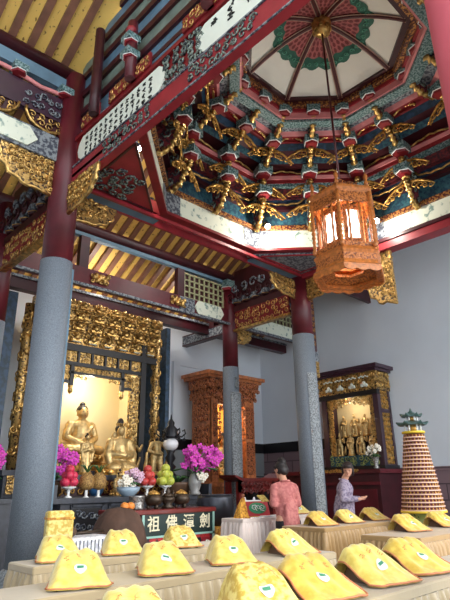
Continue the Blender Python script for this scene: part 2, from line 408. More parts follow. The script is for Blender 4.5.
g = G(); g.loft([[(px, py, z) for px, py in arc]+[(XR+(px-XR)*.88, Y2+(py-Y2)*.88, z) for px, py in arc[::-1]] for z in (.9, 3.1)])
cp = obj('relief_panel', g, 'stone_dk', cc)
g = G()
for z in (.88, 3.1):
    g.tube([(XR+(px-XR)*1.01, Y2+(py-Y2)*1.01, z) for px, py in arc], .018, 5)
for px, py in (arc[0], arc[-1]): g.tube([(px, py, .88), (px, py, 3.1)], .018, 5)
for k in range(7): g.curl((XR-.02, Y2-.2, 3.22+.03*k), (1, 0, 0), (0, 0, 1), (0, -1, 0), .06, .012, k, k)
obj('panel_frame', g, 'stone_dk', cp)
column(XL, Y2, .18, 3.68, 5.72, 'dark red column top at the far left edge behind the foremost column')
column(XL, .70, .2, 2.6, 8.6, 'daylit pinkish red column top at the upper right corner', 'daylit_red')

# couplet board hanging behind the right column
t = thing('couplet_board', 'narrow dark red hanging board with gilt end beside the right granite column', 'sign', (8.28, 6.05, 3.3))
g = G(); g.box(8.2, 8.36, 6.02, 6.08, 3.72, 5.1); obj('board', g, 'maroon_dk', t)
g = G(); g.box(8.18, 8.38, 6.01, 6.09, 3.52, 3.72); obj('grey_band', g, 'greypat', t)
g = G(); g.box(8.19, 8.37, 6.01, 6.09, 3.2, 3.52); g.scrolls((8.2, 6.005, 3.2), (1, 0, 0), (0, 0, 1), (0, -1, 0), .16, .32, .08, 3); obj('gilt_end', g, 'carve', t)
g = G()
for k in range(9): g.scrolls((8.23, 6.015, 3.85+k*.13), (1, 0, 0), (0, 0, 1), (0, -1, 0), .1, .09, .05, k)
obj('gilt_mark', g, 'gold_dull', t)

# ------------------------------------------------------------------ beams
def scroll_part(name, o, u, v, n, w, h, size, seed, mats, parent, back=None, rad=None, fill=1, inside=None):
    g = G()
    if back is not None:
        o_, u_, v_, n_ = map(Vector, (o, u, v, n))
        q = [o_, o_+u_*w, o_+u_*w+v_*h, o_+v_*h]
        g.mi = 1; g.hexa([p-n_*.03 for p in q]+[p+n_*.004 for p in q]); g.mi = 0
    g.scrolls(o, u, v, n, w, h, size, seed, inside, rad, fill)
    return obj(name, g, [mats, back] if back else mats, parent)

# beam with the two long inscribed panels
XB = XL; XL = XB+.13
t = thing('inscribed_beam', 'long red beam with cream inscription panels running to the upper right', 'beam', (XL, 3.3, 5.1))
g = G(); g.box(XL-.13, XL-.03, Y0, Y1-.2, 5.08, 5.37); obj('red_board', g, 'red', t)
g = G(); g.box(XL-.1, XL+.1, Y0, Y1-.2, 5.37, 5.8); g.box(XL-.14, XL+.14, Y0, Y1-.2, 5.8, 5.86); obj('upper_board', g, 'red_dk', t)
g = G(); g.box(XL-.145, XL-.13, Y0, Y1-.2, 5.355, 5.375); g.box(XL-.145, XL-.13, Y0, Y1-.2, 5.085, 5.1); obj('pale_edging', g, 'greypat', t)
def strokes(g, y, z, s, seed):
    r = random.Random(seed)
    for q in range(6):
        a = r.choice((0, 0, PI/2, .6, -.6)); L = s*r.uniform(.3, .8); cy = y+r.uniform(-.3, .3)*s; cz = z+r.uniform(-.35, .35)*s
        d = (math.cos(a)*L/2, math.sin(a)*L/2)
        g.bar((XL-.127, cy-d[0], cz-d[1]), (XL-.127, cy+d[0], cz+d[1]), .006, s*.13, (0, -d[1], d[0]) if abs(d[0])+abs(d[1]) > 0 else (0, 0, 1))
def panel(ya, yb, name, cols, rows, s, ys=None):
    g = G(); p = []
    e = .12
    for (y, z) in ((ya+e, 5.4), (yb-e, 5.4), (yb-e*.3, 5.47), (yb, 5.58), (yb-e*.3, 5.7), (yb-e, 5.77), (ya+e, 5.77), (ya+e*.3, 5.7), (ya, 5.58), (ya+e*.3, 5.47)): p.append((y, z))
    g.prism(p, (XL-.11, 0, 0), (0, 1, 0), (0, 0, 1), (1, 0, 0), .025)
    o = obj(name, g, 'whitepaint', t)
    g = G()
    for c in range(cols):
        for r in range(rows if not ys else ys[c]):
            strokes(g, yb-.22-(c+.2)*(yb-ya-.4)/cols, 5.72-(r+.45)*.33/rows, s, c*17+r+int(ya*10))
    obj('brush_writing', g, 'ink', o)
panel(3.75, 5.72, 'inscription_panel', 13, 4, .07)
panel(.8, 3.2, 'inscription_panel', 8, 3, .1, [1, 2, 2, 3, 3, 3, 3, 3])
scroll_part('lotus_scroll', (XL-.115, 3.1, 5.36), (0, 1, 0), (0, 0, 1), (-1, 0, 0), .68, .48, .13, 5, 'greenpat', t, rad=.02)
for ya, yb, sd in ((4.0, 5.0, 1), (2.35, 3.35, 2), (.9, 1.9, 3)):
    scroll_part('cloud_scroll', (XL-.135, ya, 5.12), (0, 1, 0), (0, 0, 1), (-1, 0, 0), yb-ya, .22, .11, sd, 'greenpat', t, rad=.013)
for ya, yb, sd in ((5.15, 5.6, 5), (4.0, 4.9, 6), (2.5, 3.4, 7)):
    scroll_part('gilt_carving', (XL-.16, ya, 5.86), (0, 1, 0), (0, 0, 1), (-1, 0, 0), yb-ya, .2, .1, sd, 'gold', t, back='red_dk')
# king posts with stacked bearing blocks over that beam
def bearing_block(g, x, y, z, s, ang=0, k=1.0):
    gg = G()
    gg.mi = 1; gg.lathe([(s*.46, .03), (s*.54, s*.27)], (0, 0, 0), 6, sm=False)
    gg.mi = 2; gg.lathe([(s*.58, s*.27), (s*.6, s*.31)], (0, 0, 0), 6, sm=False)
    gg.mi = 0; gg.box(-s*.52, s*.52, -s*.52, s*.52, s*.31, s*.85)
    gg.turn(ang); gg.shift((x, y, z)); b = len(g.v)
    g.v += gg.v; g.f += [tuple(i+b for i in f) for f in gg.f]; g.m += gg.m; g.s += gg.s
for i, (y, zt) in enumerate(((5.2, 7.3), (4.35, 6.75), (2.95, 8.3))):
    t2 = thing('king_post', ['slim dark red post standing on the inscribed beam near the left column', 'short post with two painted blocks on the inscribed beam, under the plank wall', 'red post with painted blocks at the top edge above the inscribed beam'][i], 'post', (XL-.16, y, 5.86))
    g = G(); g.lathe([(.07, 0), (.075, .3), (.065, zt-5.86)], (XL-.2, y, 5.86), 12); obj('post_shaft', g, 'maroon_dk' if i == 0 else 'maroon', t2)
    if i:
        for zz in (6.12, 6.36):
            g = G(); bearing_block(g, XL-.22, y, zz, .17, 0); obj('bearing_block', g, ['tealgrey', 'red', 'white'], t2)
        g = G(); g.ball((XL-.22, y, 6.6), (.075, .075, .075)); obj('red_knob', g, 'red', t2)

XL = XB
# transverse beam between the two front columns (blue underside, red edges)
t = thing('transverse_beam', 'red edged beam with blue underside between the left and right granite columns', 'beam', (5.3, Y1, 5.1))
g = G(); g.box(XL+.1, XR-.1, Y1-.06, Y1+.1, 5.3, 5.5); obj('beam_body', g, 'red_dk', t)
g = G(); g.box(XL+.15, 4.28, Y1-.12, Y1+.06, 5.15, 5.19); g.box(6.45, XR-.15, Y1-.12, Y1+.06, 5.15, 5.19); obj('blue_soffit', g, 'bluegrey', t)
g = G(); g.box(XL+.15, XR-.15, Y1-.17, Y1-.12, 5.14, 5.19); g.box(XL+.15, XR-.15, Y1+.06, Y1+.11, 5.14, 5.3); g.box(4.28, 6.45, Y1-.12, Y1+.06, 5.26, 5.3); obj('red_edge', g, 'red', t)
for x in (4.2, 6.4):
    g = G(); g.lathe([(.03, 5.5), (.06, 5.52), (.07, 5.58), (.02, 5.59)], (x, Y1+.06, 0), 12); obj('lamp_housing', g, 'black_m', t); lamp('added_rafter_lamp', 'POINT', (x, Y1+.2, 5.7), L_RAFTER_FILL*.8, (1, .95, .86), .07)  # added housings and lamps, out of view behind the beam, brighten the rafters
t = thing('right_beam', 'red beam under the painted frieze above the grey right wall', 'beam', (XR, 3.3, 5.1))
g = G(); g.box(XR-.12, XR+.12, Y0, Y1-.15, 5.1, 5.24); obj('beam_body', g, 'red', t)
g = G(); g.box(XR-.15, XR-.1, Y0, Y1-.15, 5.24, 5.3); obj('dark_edge', g, 'maroon_dk', t)
t = thing('front_beam', 'red beam closing the near side of the octagonal ceiling, overhead', 'beam', (5.3, Y0, 5.1))
g = G(); g.box(XL+.1, XR, Y0-.15, Y0+.1, 5.1, 5.3); obj('beam_body', g, 'red', t)

# second row: purlin and lower beam
t = thing('roof_purlin', 'round dark red purlin with blue band under the rafters, meeting the middle column', 'purlin', (5.3, Y2, 5.7))
g = G(); g.tube([(-1.5, Y2, 5.8), (WX, Y2, 5.8)], .115, 14); obj('round_purlin', g, 'maroon_dk', t)
g = G(); g.box(XL, WX, Y2-.05, Y2+.05, 5.62, 5.69); obj('blue_band', g, 'bluegrey', t)
g = G(); bearing_block(g, XR-.1, Y2-.05, 5.42, .3); obj('bearing_block', g, ['tealgrey', 'red', 'white'], t)
t = thing('lower_beam', 'dark red beam with gilt flowers and painted panels passing behind the middle column', 'beam', (5.3, Y2, 4.6))
g = G(); g.box(-1.5, WX, Y2-.1, Y2+.1, 4.67, 4.98); obj('beam_body', g, 'maroon', t)
g = G(); g.box(-1.5, WX, Y2-.13, Y2-.09, 4.62, 4.67); obj('white_line', g, 'greypat', t)
for xa, xb in ((6.75, 7.6), (8.45, 10.2)):
    g = G(); e = .1; g.prism([(xa+e, 4.68), (xb-e, 4.68), (xb, 4.82), (xb-e, 4.97), (xa+e, 4.97), (xa, 4.82)], (0, Y2-.11, 0), (1, 0, 0), (0, 0, 1), (0, 1, 0), .03); obj('painted_panel', g, 'picture', t)
for xa, xb in ((6.35, 6.75), (8.1, 8.45), (10.2, 10.6)):
    g = G(); g.box(xa, xb, Y2-.115, Y2-.08, 4.68, 4.97); obj('grey_scroll', g, 'greypat', t)
for xa in (4.25, 6.1):
    scroll_part('gilt_flower', (xa, Y2-.12, 4.72), (1, 0, 0), (0, 0, 1), (0, -1, 0), .42, .22, .1, int(xa*10), 'gold', t, rad=.02)
    g = G()
    for k in range(7): g.ball((xa+.08+.045*k, Y2-.13, 4.83+.04*math.sin(k*2.3)), (.05, .05, .05+.02*(k % 2)), 8, 6)
    obj('gilt_lump', g, 'gold', t)
for x in (4.9, 7.1):
    g = G(); g.lathe([(.03, 4.98), (.06, 5.0), (.07, 5.08), (.02, 5.09)], (x, Y2+.2, 0), 12); g.bar((x, Y2+.05, 5.0), (x, Y2+.2, 5.0), .03, .03); obj('lamp_housing', g, 'black_m', t); lamp('added_rafter_lamp', 'POINT', (x, Y2+.5, 5.05), L_RAFTER_FILL, (1, .95, .86), .07)  # added unseen lamps with housings, to lift the rear rafters and back wall
for i, x in enumerate((4.15, 6.42)):
    g = G(); g.box(x-.09, x+.09, Y2-.06, Y2+.06, 4.98, 5.62); obj('strut', g, 'maroon_dk', t)
for i, (xa, xb) in enumerate(((6.55, 7.68), (8.15, 10.2))):
    g = G(); n = int((xb-xa)/.13); r = random.Random(i)
    for k in range(n+1): x = xa+(xb-xa)*k/n; g.box(x-.012, x+.012, Y2-.02, Y2+.02, 5.0, 5.58)
    for k in range(5): z = 5.02+k*.135; g.box(xa, xb, Y2-.02, Y2+.02, z-.012, z+.012)
    tt = obj('lattice_screen', g, 'lattice')
    tag(tt, ['pale lattice screen left of the middle column, under the purlin', 'pale lattice screen between the middle and right columns'][i], 'lattice')
    g = G(); g.box(xa, xb, Y2+.03, Y2+.06, 4.98, 5.6); obj('backing_board', g, 'maroon_dk', tt)
t = thing('altar_purlin', 'dark purple beam running above the gilded altar canopy', 'purlin', (5, 8.75, 4.6))
g = G(); g.box(-1.5, WX, 8.68, 8.86, 4.58, 4.82); obj('beam_body', g, 'maroon_dk', t)
g = G(); g.box(XL, WX, 8.65, 8.69, 4.78, 4.83); obj('pale_line', g, 'greypat', t)

# tie beams with gilded aprons (front column to back column)
for i, x in enumerate((XL, XR)):
    t = thing('carved_tie_beam', ['gilded tie beam behind the foremost left column', 'gilded tie beam joining the right and middle columns'][i], 'beam', (x, 7, 4.6))
    g = G(); g.box(x-.08, x+.08, Y1+.2, Y2-.2, 4.9, 5.02); obj('beam_body', g, 'maroon_dk', t)
    scroll_part('gilded_apron', (x-.07, Y1+.25, 4.5), (0, 1, 0), (0, 0, 1), (-1, 0, 0), Y2-Y1-.5, .4, .13, 11+i, 'gold', t, back='red_dk', rad=.015)
    g = G(); g.box(x-.09, x+.02, Y1+.22, Y2-.2, 4.45, 4.5); obj('gilt_edge', g, 'gold', t)
    g = G()
    for k in range(6):
        y = Y1+.35+k*.28; bearing_block(g, x, y, 5.05, .2); g.mi = 1; g.curl((x-.12, y+.12, 5.25), (0, 1, 0), (0, 0, 1), (-1, 0, 0), .12, .025, k, k); g.mi = 0; g.curl((x-.1, y, 5.45), (0, 1, 0), (0, 0, 1), (-1, 0, 0), .12, .03, k*2, k)
    g.mi = 1; g.box(x-.02, x+.02, Y1+.2, Y2-.2, 5.02, 5.9)
    obj('bracket_row', g, ['greypat', 'maroon_dk', 'gold_dull'], t)
t = thing('rear_bracket_beam', 'dark grey beam from the middle column back to the white wall', 'beam', (XR, 8.9, 4.5))
g = G(); g.box(XR-.07, XR+.07, Y2+.15, WY, 4.5, 4.7); obj('beam_body', g, 'greypat', t)
g = G(); g.box(XR-.08, XR+.08, 8.5, 8.72, 4.7, 5.4); obj('strut', g, 'maroon_dk', t)
g = G(); g.box(XR-.075, XR+.075, Y2+.14, WY, 4.7, 4.73); g.box(XR-.075, XR+.075, Y2+.14, WY, 4.47, 4.5); obj('dark_edge', g, 'maroon_dk', t)

# left bay assembly above the left column
t = thing('left_bay_beam', 'stacked painted beam left of the foremost column, under the yellow roof boards', 'beam', (1, Y1, 5.0))
g = G(); g.tube([(-1.5, Y1, 7.0), (XL-.05, Y1, 7.0)], .13, 14); obj('round_purlin', g, 'maroon_dk', t)
g = G(); g.box(-1.5, XL-.1, Y1-.08, Y1+.08, 6.66, 6.86); obj('blue_beam', g, 'bluegrey', t)
g = G(); g.box(-1.5, XL-.1, Y1-.05, Y1+.05, 6.1, 6.5); obj('purple_board', g, 'purple', t)
g = G(); P = []
for k in range(60): s = k/59; P.append((-1.5+s*(XL+1.4), Y1-.06, 6.52+.05*abs(math.sin(s*14))))
g.tube(P, .035, 5); obj('scalloped_edge', g, 'pink', t)
scroll_part('grey_scroll', (2.0, Y1-.06, 6.13), (1, 0, 0), (0, 0, 1), (0, -1, 0), .55, .3, .12, 4, 'greypat', t, rad=.015)
for x in (.9, 1.88, 2.55):
    g = G(); bearing_block(g, x, Y1-.08, 6.5, .19); obj('bearing_block', g, ['tealgrey', 'red', 'white'], t)
g = G(); g.box(-1.5, XL-.1, Y1-.06, Y1+.06, 5.46, 5.84); obj('lower_board', g, 'greypat', t)
g = G(); g.prism([(-1, 5.5), (2.12, 5.5), (2.25, 5.65), (2.12, 5.8), (-1, 5.8)], (0, Y1-.07, 0), (1, 0, 0), (0, 0, 1), (0, 1, 0), .03); obj('painted_panel', g, 'picture', t)
for xa in (1.35, 2.05):
    g = G(); P = []
    for k in range(12): a = PI+k/11*PI; P.append((xa+.3+.3*math.cos(a), Y1-.05, 6.12+.26*math.sin(a)))
    g.tube(P, .025, 5); g.scrolls((xa+.05, Y1-.05, 5.9), (1, 0, 0), (0, 0, 1), (0, -1, 0), .5, .2, .12, int(xa*9)); g.mi = 1
    g.prism([(p[0], p[2]) for p in P], (0, Y1, 0), (1, 0, 0), (0, 0, 1), (0, 1, 0), .05)
    obj('gilt_arc', g, ['gold', 'maroon_dk'], t)

# ------------------------------------------------------------------ fan brackets in the corners of columns and beams
def fan(loc, u, L, H, label, seed):
    u = Vector(u); n = Vector((0, 0, 1)).cross(u)
    t = thing('fan_bracket', label, 'bracket', loc, 'gilded fan brackets')
    o = Vector(loc); poly = [(0, 0)]; arc = []
    for k in range(15):
        a = k/14*PI/2; s = 1+.035*math.cos(a*16); x = L*math.cos(a)**.75*s; y = -H*math.sin(a)**.75*s if a > 0 else 0; arc.append((x, y))
    poly += arc
    g = G(); g.prism(poly, o, u, (0, 0, 1), n, .05); obj('backing', g, 'carve', t)
    g = G(); g.tube([o+u*x+Vector((0, 0, y)) for x, y in arc], .028, 6); g.tube([o+u*x*.86+Vector((0, 0, y*.86)) for x, y in arc], .012, 5); obj('gilt_rim', g, 'gold', t)
    ins = lambda x, y: (x/L)**2+((H-y)/H)**2 < .8
    g = G()
    for sg in (1, -1): g.scrolls(o+n*.03*sg-Vector((0, 0, H)), u, (0, 0, 1), n*sg, L, H, .085, seed, ins, .017)
    obj('gilt_scrollwork', g, 'gold', t)
fan((XL-.18, Y1, 5.46), (-1, 0, 0), .75, .5, 'gilded fan bracket at the left edge, left of the foremost column', 1)
fan((XL+.18, Y1, 5.09), (1, 0, 0), .62, .36, 'gilded fan bracket right of the foremost column below the blue soffit', 2)
fan((XL, Y1-.18, 5.09), (0, -1, 0), .72, .42, 'gilded upright bracket on the near face of the foremost column under the inscribed beam', 3)
fan((XR-.18, Y1, 5.09), (-1, 0, 0), .7, .36, 'gilded fan bracket left of the right granite column', 4)
fan((XR, Y1-.18, 5.1), (0, -1, 0), .65, .42, 'gilded bracket right of the right granite column, behind the wooden lantern', 5)
fan((XR, 3.95, 5.1), (0, 1, 0), .6, .95, 'gilded bracket hanging against the grey wall right of the wooden lantern', 6)
fan((XR+.18, Y2, 4.62), (1, 0, 0), .5, .33, 'small gilded bracket just right of the middle column', 7)
# ------------------------------------------------------------------ octagonal coffered ceiling
CX, CY = 5.36, 3.31
K = math.tan(PI/8); CO = 1/math.cos(PI/8)
cais = thing('octagonal_ceiling', 'octagonal carved temple ceiling with painted dome and gilded bracket arms', 'ceiling', (CX, CY, 5.1))
def near(a, s): return -.5*min(1, max(0, (a-1.1)/1.2)) if s < -.2 else 0     # the opening is a little longer towards the entrance
def octpt(a, i, z): th = (i-.5)*PI/4; return (CX+a*CO*math.cos(th), CY+a*CO*math.sin(th)+near(a, math.sin(th)), z)
def octring(g, prof, i0=0, i1=8):
    # prof: (apothem, z) outline, swept round the octagon
    for i in range(i0, i1):
        n = len(prof)
        b0 = g.pts([octpt(a, i, z) for a, z in prof]); b1 = g.pts([octpt(a, i+1, z) for a, z in prof])
        for k in range(n): g.face((b0+k, b1+k, b1+(k+1) % n, b0+(k+1) % n))
def sidepart(name, i, a0, z0, a1, z1, mats, parent, th=.02, inset=.0, label=None):
    g = G(); p = [Vector(octpt(a0, i, z0)), Vector(octpt(a0, i+1, z0)), Vector(octpt(a1, i+1, z1)), Vector(octpt(a1, i, z1))]
    if inset:
        for q, r in ((0, 1), (3, 2)): d = (p[r]-p[q])*inset; p[q] = p[q]+d; p[r] = p[r]-d
    ph = i*PI/4; nn = Vector((math.cos(ph), math.sin(ph), 0))*th
    g.hexa([p[0], p[1], p[1]+nn, p[0]+nn, p[3], p[2], p[2]+nn, p[3]+nn]); return obj(name, g, mats, parent, label=label)
AF = 2.5
# corner soffits (triangles) and border
SQ = [(XL, Y1), (XR, Y1), (XR, Y0), (XL, Y0)]
for q, (x, y) in enumerate(SQ):
    sx = 1 if x < CX else -1; sy = 1 if y < CY else -1
    ex = 1.53; ey = 1.6 if y > CY else 1.75
    g = G(); g.loft([[(x, y, z), (x+sx*ex, y, z), (x, y+sy*ey, z)] for z in (5.2, 5.25)]); o = obj('corner_soffit', g, 'red' if q != 1 else 'greypat', cais)
    g = G(); c = [(x+sx*.22, y+sy*.22), (x+sx*(ex-.18), y+sy*.2), (x+sx*.2, y+sy*(ey-.18))]
    for p, r in zip(c, c[1:]+c[:1]): g.bar((*p, 5.195), (*r, 5.195), .03, .02)
    obj('soffit_border', g, 'maroon_dk' if q != 1 else 'red', o)
    if q != 1:
        g = G(); cx_, cy_ = x+sx*.5, y+sy*.52
        g.scrolls((cx_-.3, cy_-.3, 5.19), (1, 0, 0), (0, 1, 0), (0, 0, -1), .6, .6, .17, 40+q, None, .02); obj('phoenix_scroll', g, 'greenpat', o)
for i in range(8):
    fr = sidepart('frieze_panel', i, AF, 5.3, AF, 5.66, 'picture', cais)
    g = G()
    for s0, s1 in ((-.02, .14), (.86, 1.02)):
        p0 = Vector(octpt(AF-.015, i, 0)); p1 = Vector(octpt(AF-.015, i+1, 0)); a = p0.lerp(p1, s0); b = p0.lerp(p1, s1)
        g.hexa([(a.x, a.y, 5.3), (b.x, b.y, 5.3), (b.x*1.002, b.y*1.002, 5.3), (a.x*1.002, a.y*1.002, 5.3), (a.x, a.y, 5.66), (b.x, b.y, 5.66), (b.x*1.002, b.y*1.002, 5.66), (a.x*1.002, a.y*1.002, 5.66)])
    obj('frieze_end_scroll', g, 'greypat', fr)
g = G(); octring(g, [(AF-.04, 5.25), (AF+.08, 5.25), (AF+.08, 5.3), (AF-.04, 5.3)]); obj('lower_red_rail', g, 'red_dk', cais)
g = G(); octring(g, [(AF-.06, 5.66), (AF+.06, 5.66), (AF+.06, 5.74), (AF-.06, 5.74)]); obj('carved_cornice', g, 'carve_red', cais)
for i in range(8):
    sidepart('blue_board', i, AF+.02, 5.74, AF+.02, 6.12, 'navyteal', cais)
    sidepart('blue_board', i, AF-.02, 6.12, AF-.02, 6.5, 'navy', cais)
for nm, prof, mt in (('dark_rail', [(AF-.08, 6.06), (AF+.06, 6.06), (AF+.06, 6.13), (AF-.08, 6.13)], 'maroon_dk'),
    ('carved_valance', [(2.36, 6.3), (AF, 6.3), (AF, 6.5), (2.36, 6.5)], 'redpat'),
    ('white_rail', [(2.27, 6.47), (2.42, 6.47), (2.42, 6.53), (2.27, 6.53)], 'tealgrey'),
    ('red_rail', [(2.25, 6.53), (2.42, 6.53), (2.42, 6.6), (2.25, 6.6)], 'red_dk'),
    ('pink_rail', [(2.23, 6.6), (2.42, 6.6), (2.42, 6.67), (2.23, 6.67)], 'pink'),
    ('red_rail', [(2.26, 6.67), (2.42, 6.67), (2.42, 6.71), (2.26, 6.71)], 'red')):
    g = G(); octring(g, prof); obj(nm, g, mt, cais)
# upper zone, stepping inwards
steps = [(2.32, 6.71, 2.32, 6.82, 'redpat'), (2.32, 6.82, 2.1, 6.84, 'maroon_dk'), (2.1, 6.84, 2.05, 6.95, 'navyteal'), (2.05, 6.95, 1.88, 6.97, 'maroon_dk'), (1.88, 6.97, 1.83, 7.09, 'navy'), (1.83, 7.09, 1.64, 7.1, 'red_dk'), (1.64, 7.1, 1.6, 7.18, 'pink'), (1.6, 7.18, 1.42, 7.2, 'greypat')]
for k, (a0, z0, a1, z1, mt) in enumerate(steps):
    for i in range(8): sidepart('stepped_board', i, a0, z0, a1, z1, mt, cais)
for nm, prof, mt in (('white_rail', [(1.28, 7.13), (1.44, 7.13), (1.44, 7.18), (1.28, 7.18)], 'tealgrey'),
    ('pink_rail', [(1.25, 7.18), (1.44, 7.18), (1.44, 7.3), (1.25, 7.3)], 'pink'),
    ('red_rail', [(1.22, 7.3), (1.4, 7.3), (1.4, 7.36), (1.22, 7.36)], 'red'),
    ('carved_rail', [(1.16, 7.36), (1.4, 7.36), (1.4, 7.46), (1.16, 7.46)], 'carve_red'),
    ('dark_rail', [(1.09, 7.46), (1.4, 7.46), (1.4, 7.52), (1.09, 7.52)], 'maroon_dk')):
    g = G(); octring(g, prof); obj(nm, g, mt, cais)
# bracket arms: three tiers at 16 places (corners and mid-sides)
def arm_mesh(P, half, seed, wall):
    # local: x = radial, z up; P lower edge points, wall = outer polygon corners
    g = G(); n = 22; pts = []
    for s in range(n):
        t = s/(n-1)*(len(P)-1); i = min(int(t), len(P)-2); f = t-i
        a = P[i]; b = P[i+1]; w = .022*math.sin(s*2.3)
        pts.append((a[0]+(b[0]-a[0])*f, 0, a[1]+(b[1]-a[1])*f+w))
    g.tube(pts, [.05+.02*math.sin(s*2.1) for s in range(n)], 6)
    return mesh('gilt_arm', g, 'gold')
def side_mesh(P, wall):
    g = G(); poly = list(P)+list(wall); g.prism(poly, (0, 0, 0), (1, 0, 0), (0, 0, 1), (0, -1, 0), .07)
    xs = [p[0] for p in poly]; zs = [p[1] for p in poly]
    return mesh('side_carving', g, 'redpat')
def curls_mesh(P, seed):
    g = G(); r = random.Random(seed)
    for k in range(7):
        t = r.random()*.9; i = min(int(t*(len(P)-1)), len(P)-2); f = t*(len(P)-1)-i
        x = P[i][0]+(P[i+1][0]-P[i][0])*f+.1; z = P[i][1]+(P[i+1][1]-P[i][1])*f+.09
        for sg in (-1, 1): g.curl((x, sg*.04, z), (1, 0, 0), (0, 0, 1), (0, sg, 0), .075, .016, r.uniform(0, 6), k)
    return mesh('curl', g, 'greenpat')
def wing_mesh(x, z, seed):
    g = G()
    for sg in (-1, 1):
        for k in range(4): g.curl((x+.02*(k % 2), sg*(.13+.085*k), z-.02-.035*k), (0, sg, 0), (0, 0, 1), (-1, 0, 0), .075-.009*k, .02-.002*k, k*1.1+seed, k+seed)
        g.tube([(x, sg*.06, z+.06), (x, sg*.22, z+.03), (x, sg*.36, z-.06), (x, sg*.46, z-.14)], [.03, .026, .02, .008], 5)
    return mesh('cloud_wing', g, 'gold_dull')
def block_mesh(s):
    g = G(); bearing_block(g, 0, 0, -.85*s*.5, s); return mesh('bearing_block', g, ['tealgrey', 'red_dk', 'white'])
TI = [([(2.46, 5.62), (2.3, 5.72), (2.2, 5.95), (2.12, 6.1)], [(2.5, 6.1)], .24, (2.12, 6.22)),
      ([(2.4, 6.1), (2.2, 6.15), (2.12, 6.32), (2.1, 6.5)], [(2.45, 6.5)], .26, (2.1, 6.62)),
      ([(2.2, 6.62), (1.95, 6.72), (1.8, 6.86), (1.7, 6.93)], [(2.2, 6.9)], .23, (1.66, 6.98)),
      ([(1.76, 7.0), (1.5, 7.03), (1.36, 7.16), (1.26, 7.26)], [(1.6, 7.2)], .22, (1.26, 7.3))]
for c in range(16):
    th = c*PI/8; k = 1.0 if c % 2 == 0 else CO*.985
    for ti, (P, wl, bs, bp) in enumerate(TI):
        key = (ti, c % 2)
        if c < 2:
            Pk = [(x*k, z) for x, z in P]; wk = [(x*k, z) for x, z in wl]
            TI_M = globals().setdefault('ARMS', {}); TI_M[key] = (arm_mesh(Pk, .04, ti, wk), side_mesh(Pk, wk), curls_mesh(Pk, ti), block_mesh(bs), wing_mesh(Pk[2][0]-.02, Pk[2][1], ti) if ti != 3 else None)
        a, s, q, b, wg = ARMS[key]
        ar = link('bracket_arm', a, cais, (0, near(bp[0]+.15, math.sin(th)), -5.1), th)
        link('side_carving', s, ar); link('curl', q, ar)
        if wg: link('cloud_wing', wg, ar)
        link('bearing_block', b, ar, (bp[0]*k, 0, bp[1]-.0))
# gilded arches and little shields between arms
for i in range(8):
    ph = i*PI/4; n = Vector((math.cos(ph), math.sin(ph), 0)); tg = Vector((-math.sin(ph), math.cos(ph), 0)); o = Vector((CX, CY, 0))
    for (a, z, hw, hh, ring) in ((2.28, 6.7, .42, .1, 0), (1.7, 7.04, .26, .09, 1), (2.34, 5.9, .4, .26, 2)):
        for sg in (-1, 1):
            m = o+n*a+tg*sg*(a*K*.5)+Vector((0, 0, z)); m.y += near(a, n.y); g = G(); P = []
            for k in range(13):
                s = k/6-1
                h = hh*(1-abs(s))**.6 if ring != 2 else -hh*.5*math.sqrt(max(0, 1-s*s))+.35
                P.append(m+tg*s*hw*(a*K/.95 if ring == 1 else 1)+Vector((0, 0, h+.012*math.sin(k*2.2))))
            g.tube(P, .02, 5); g.mi = 1
            if ring != 2: g.loft([[p+n*.03 for p in P], [p+n*.05 for p in P]])
            obj('gilt_arch', g, ['gold', 'red_dk'], cais)
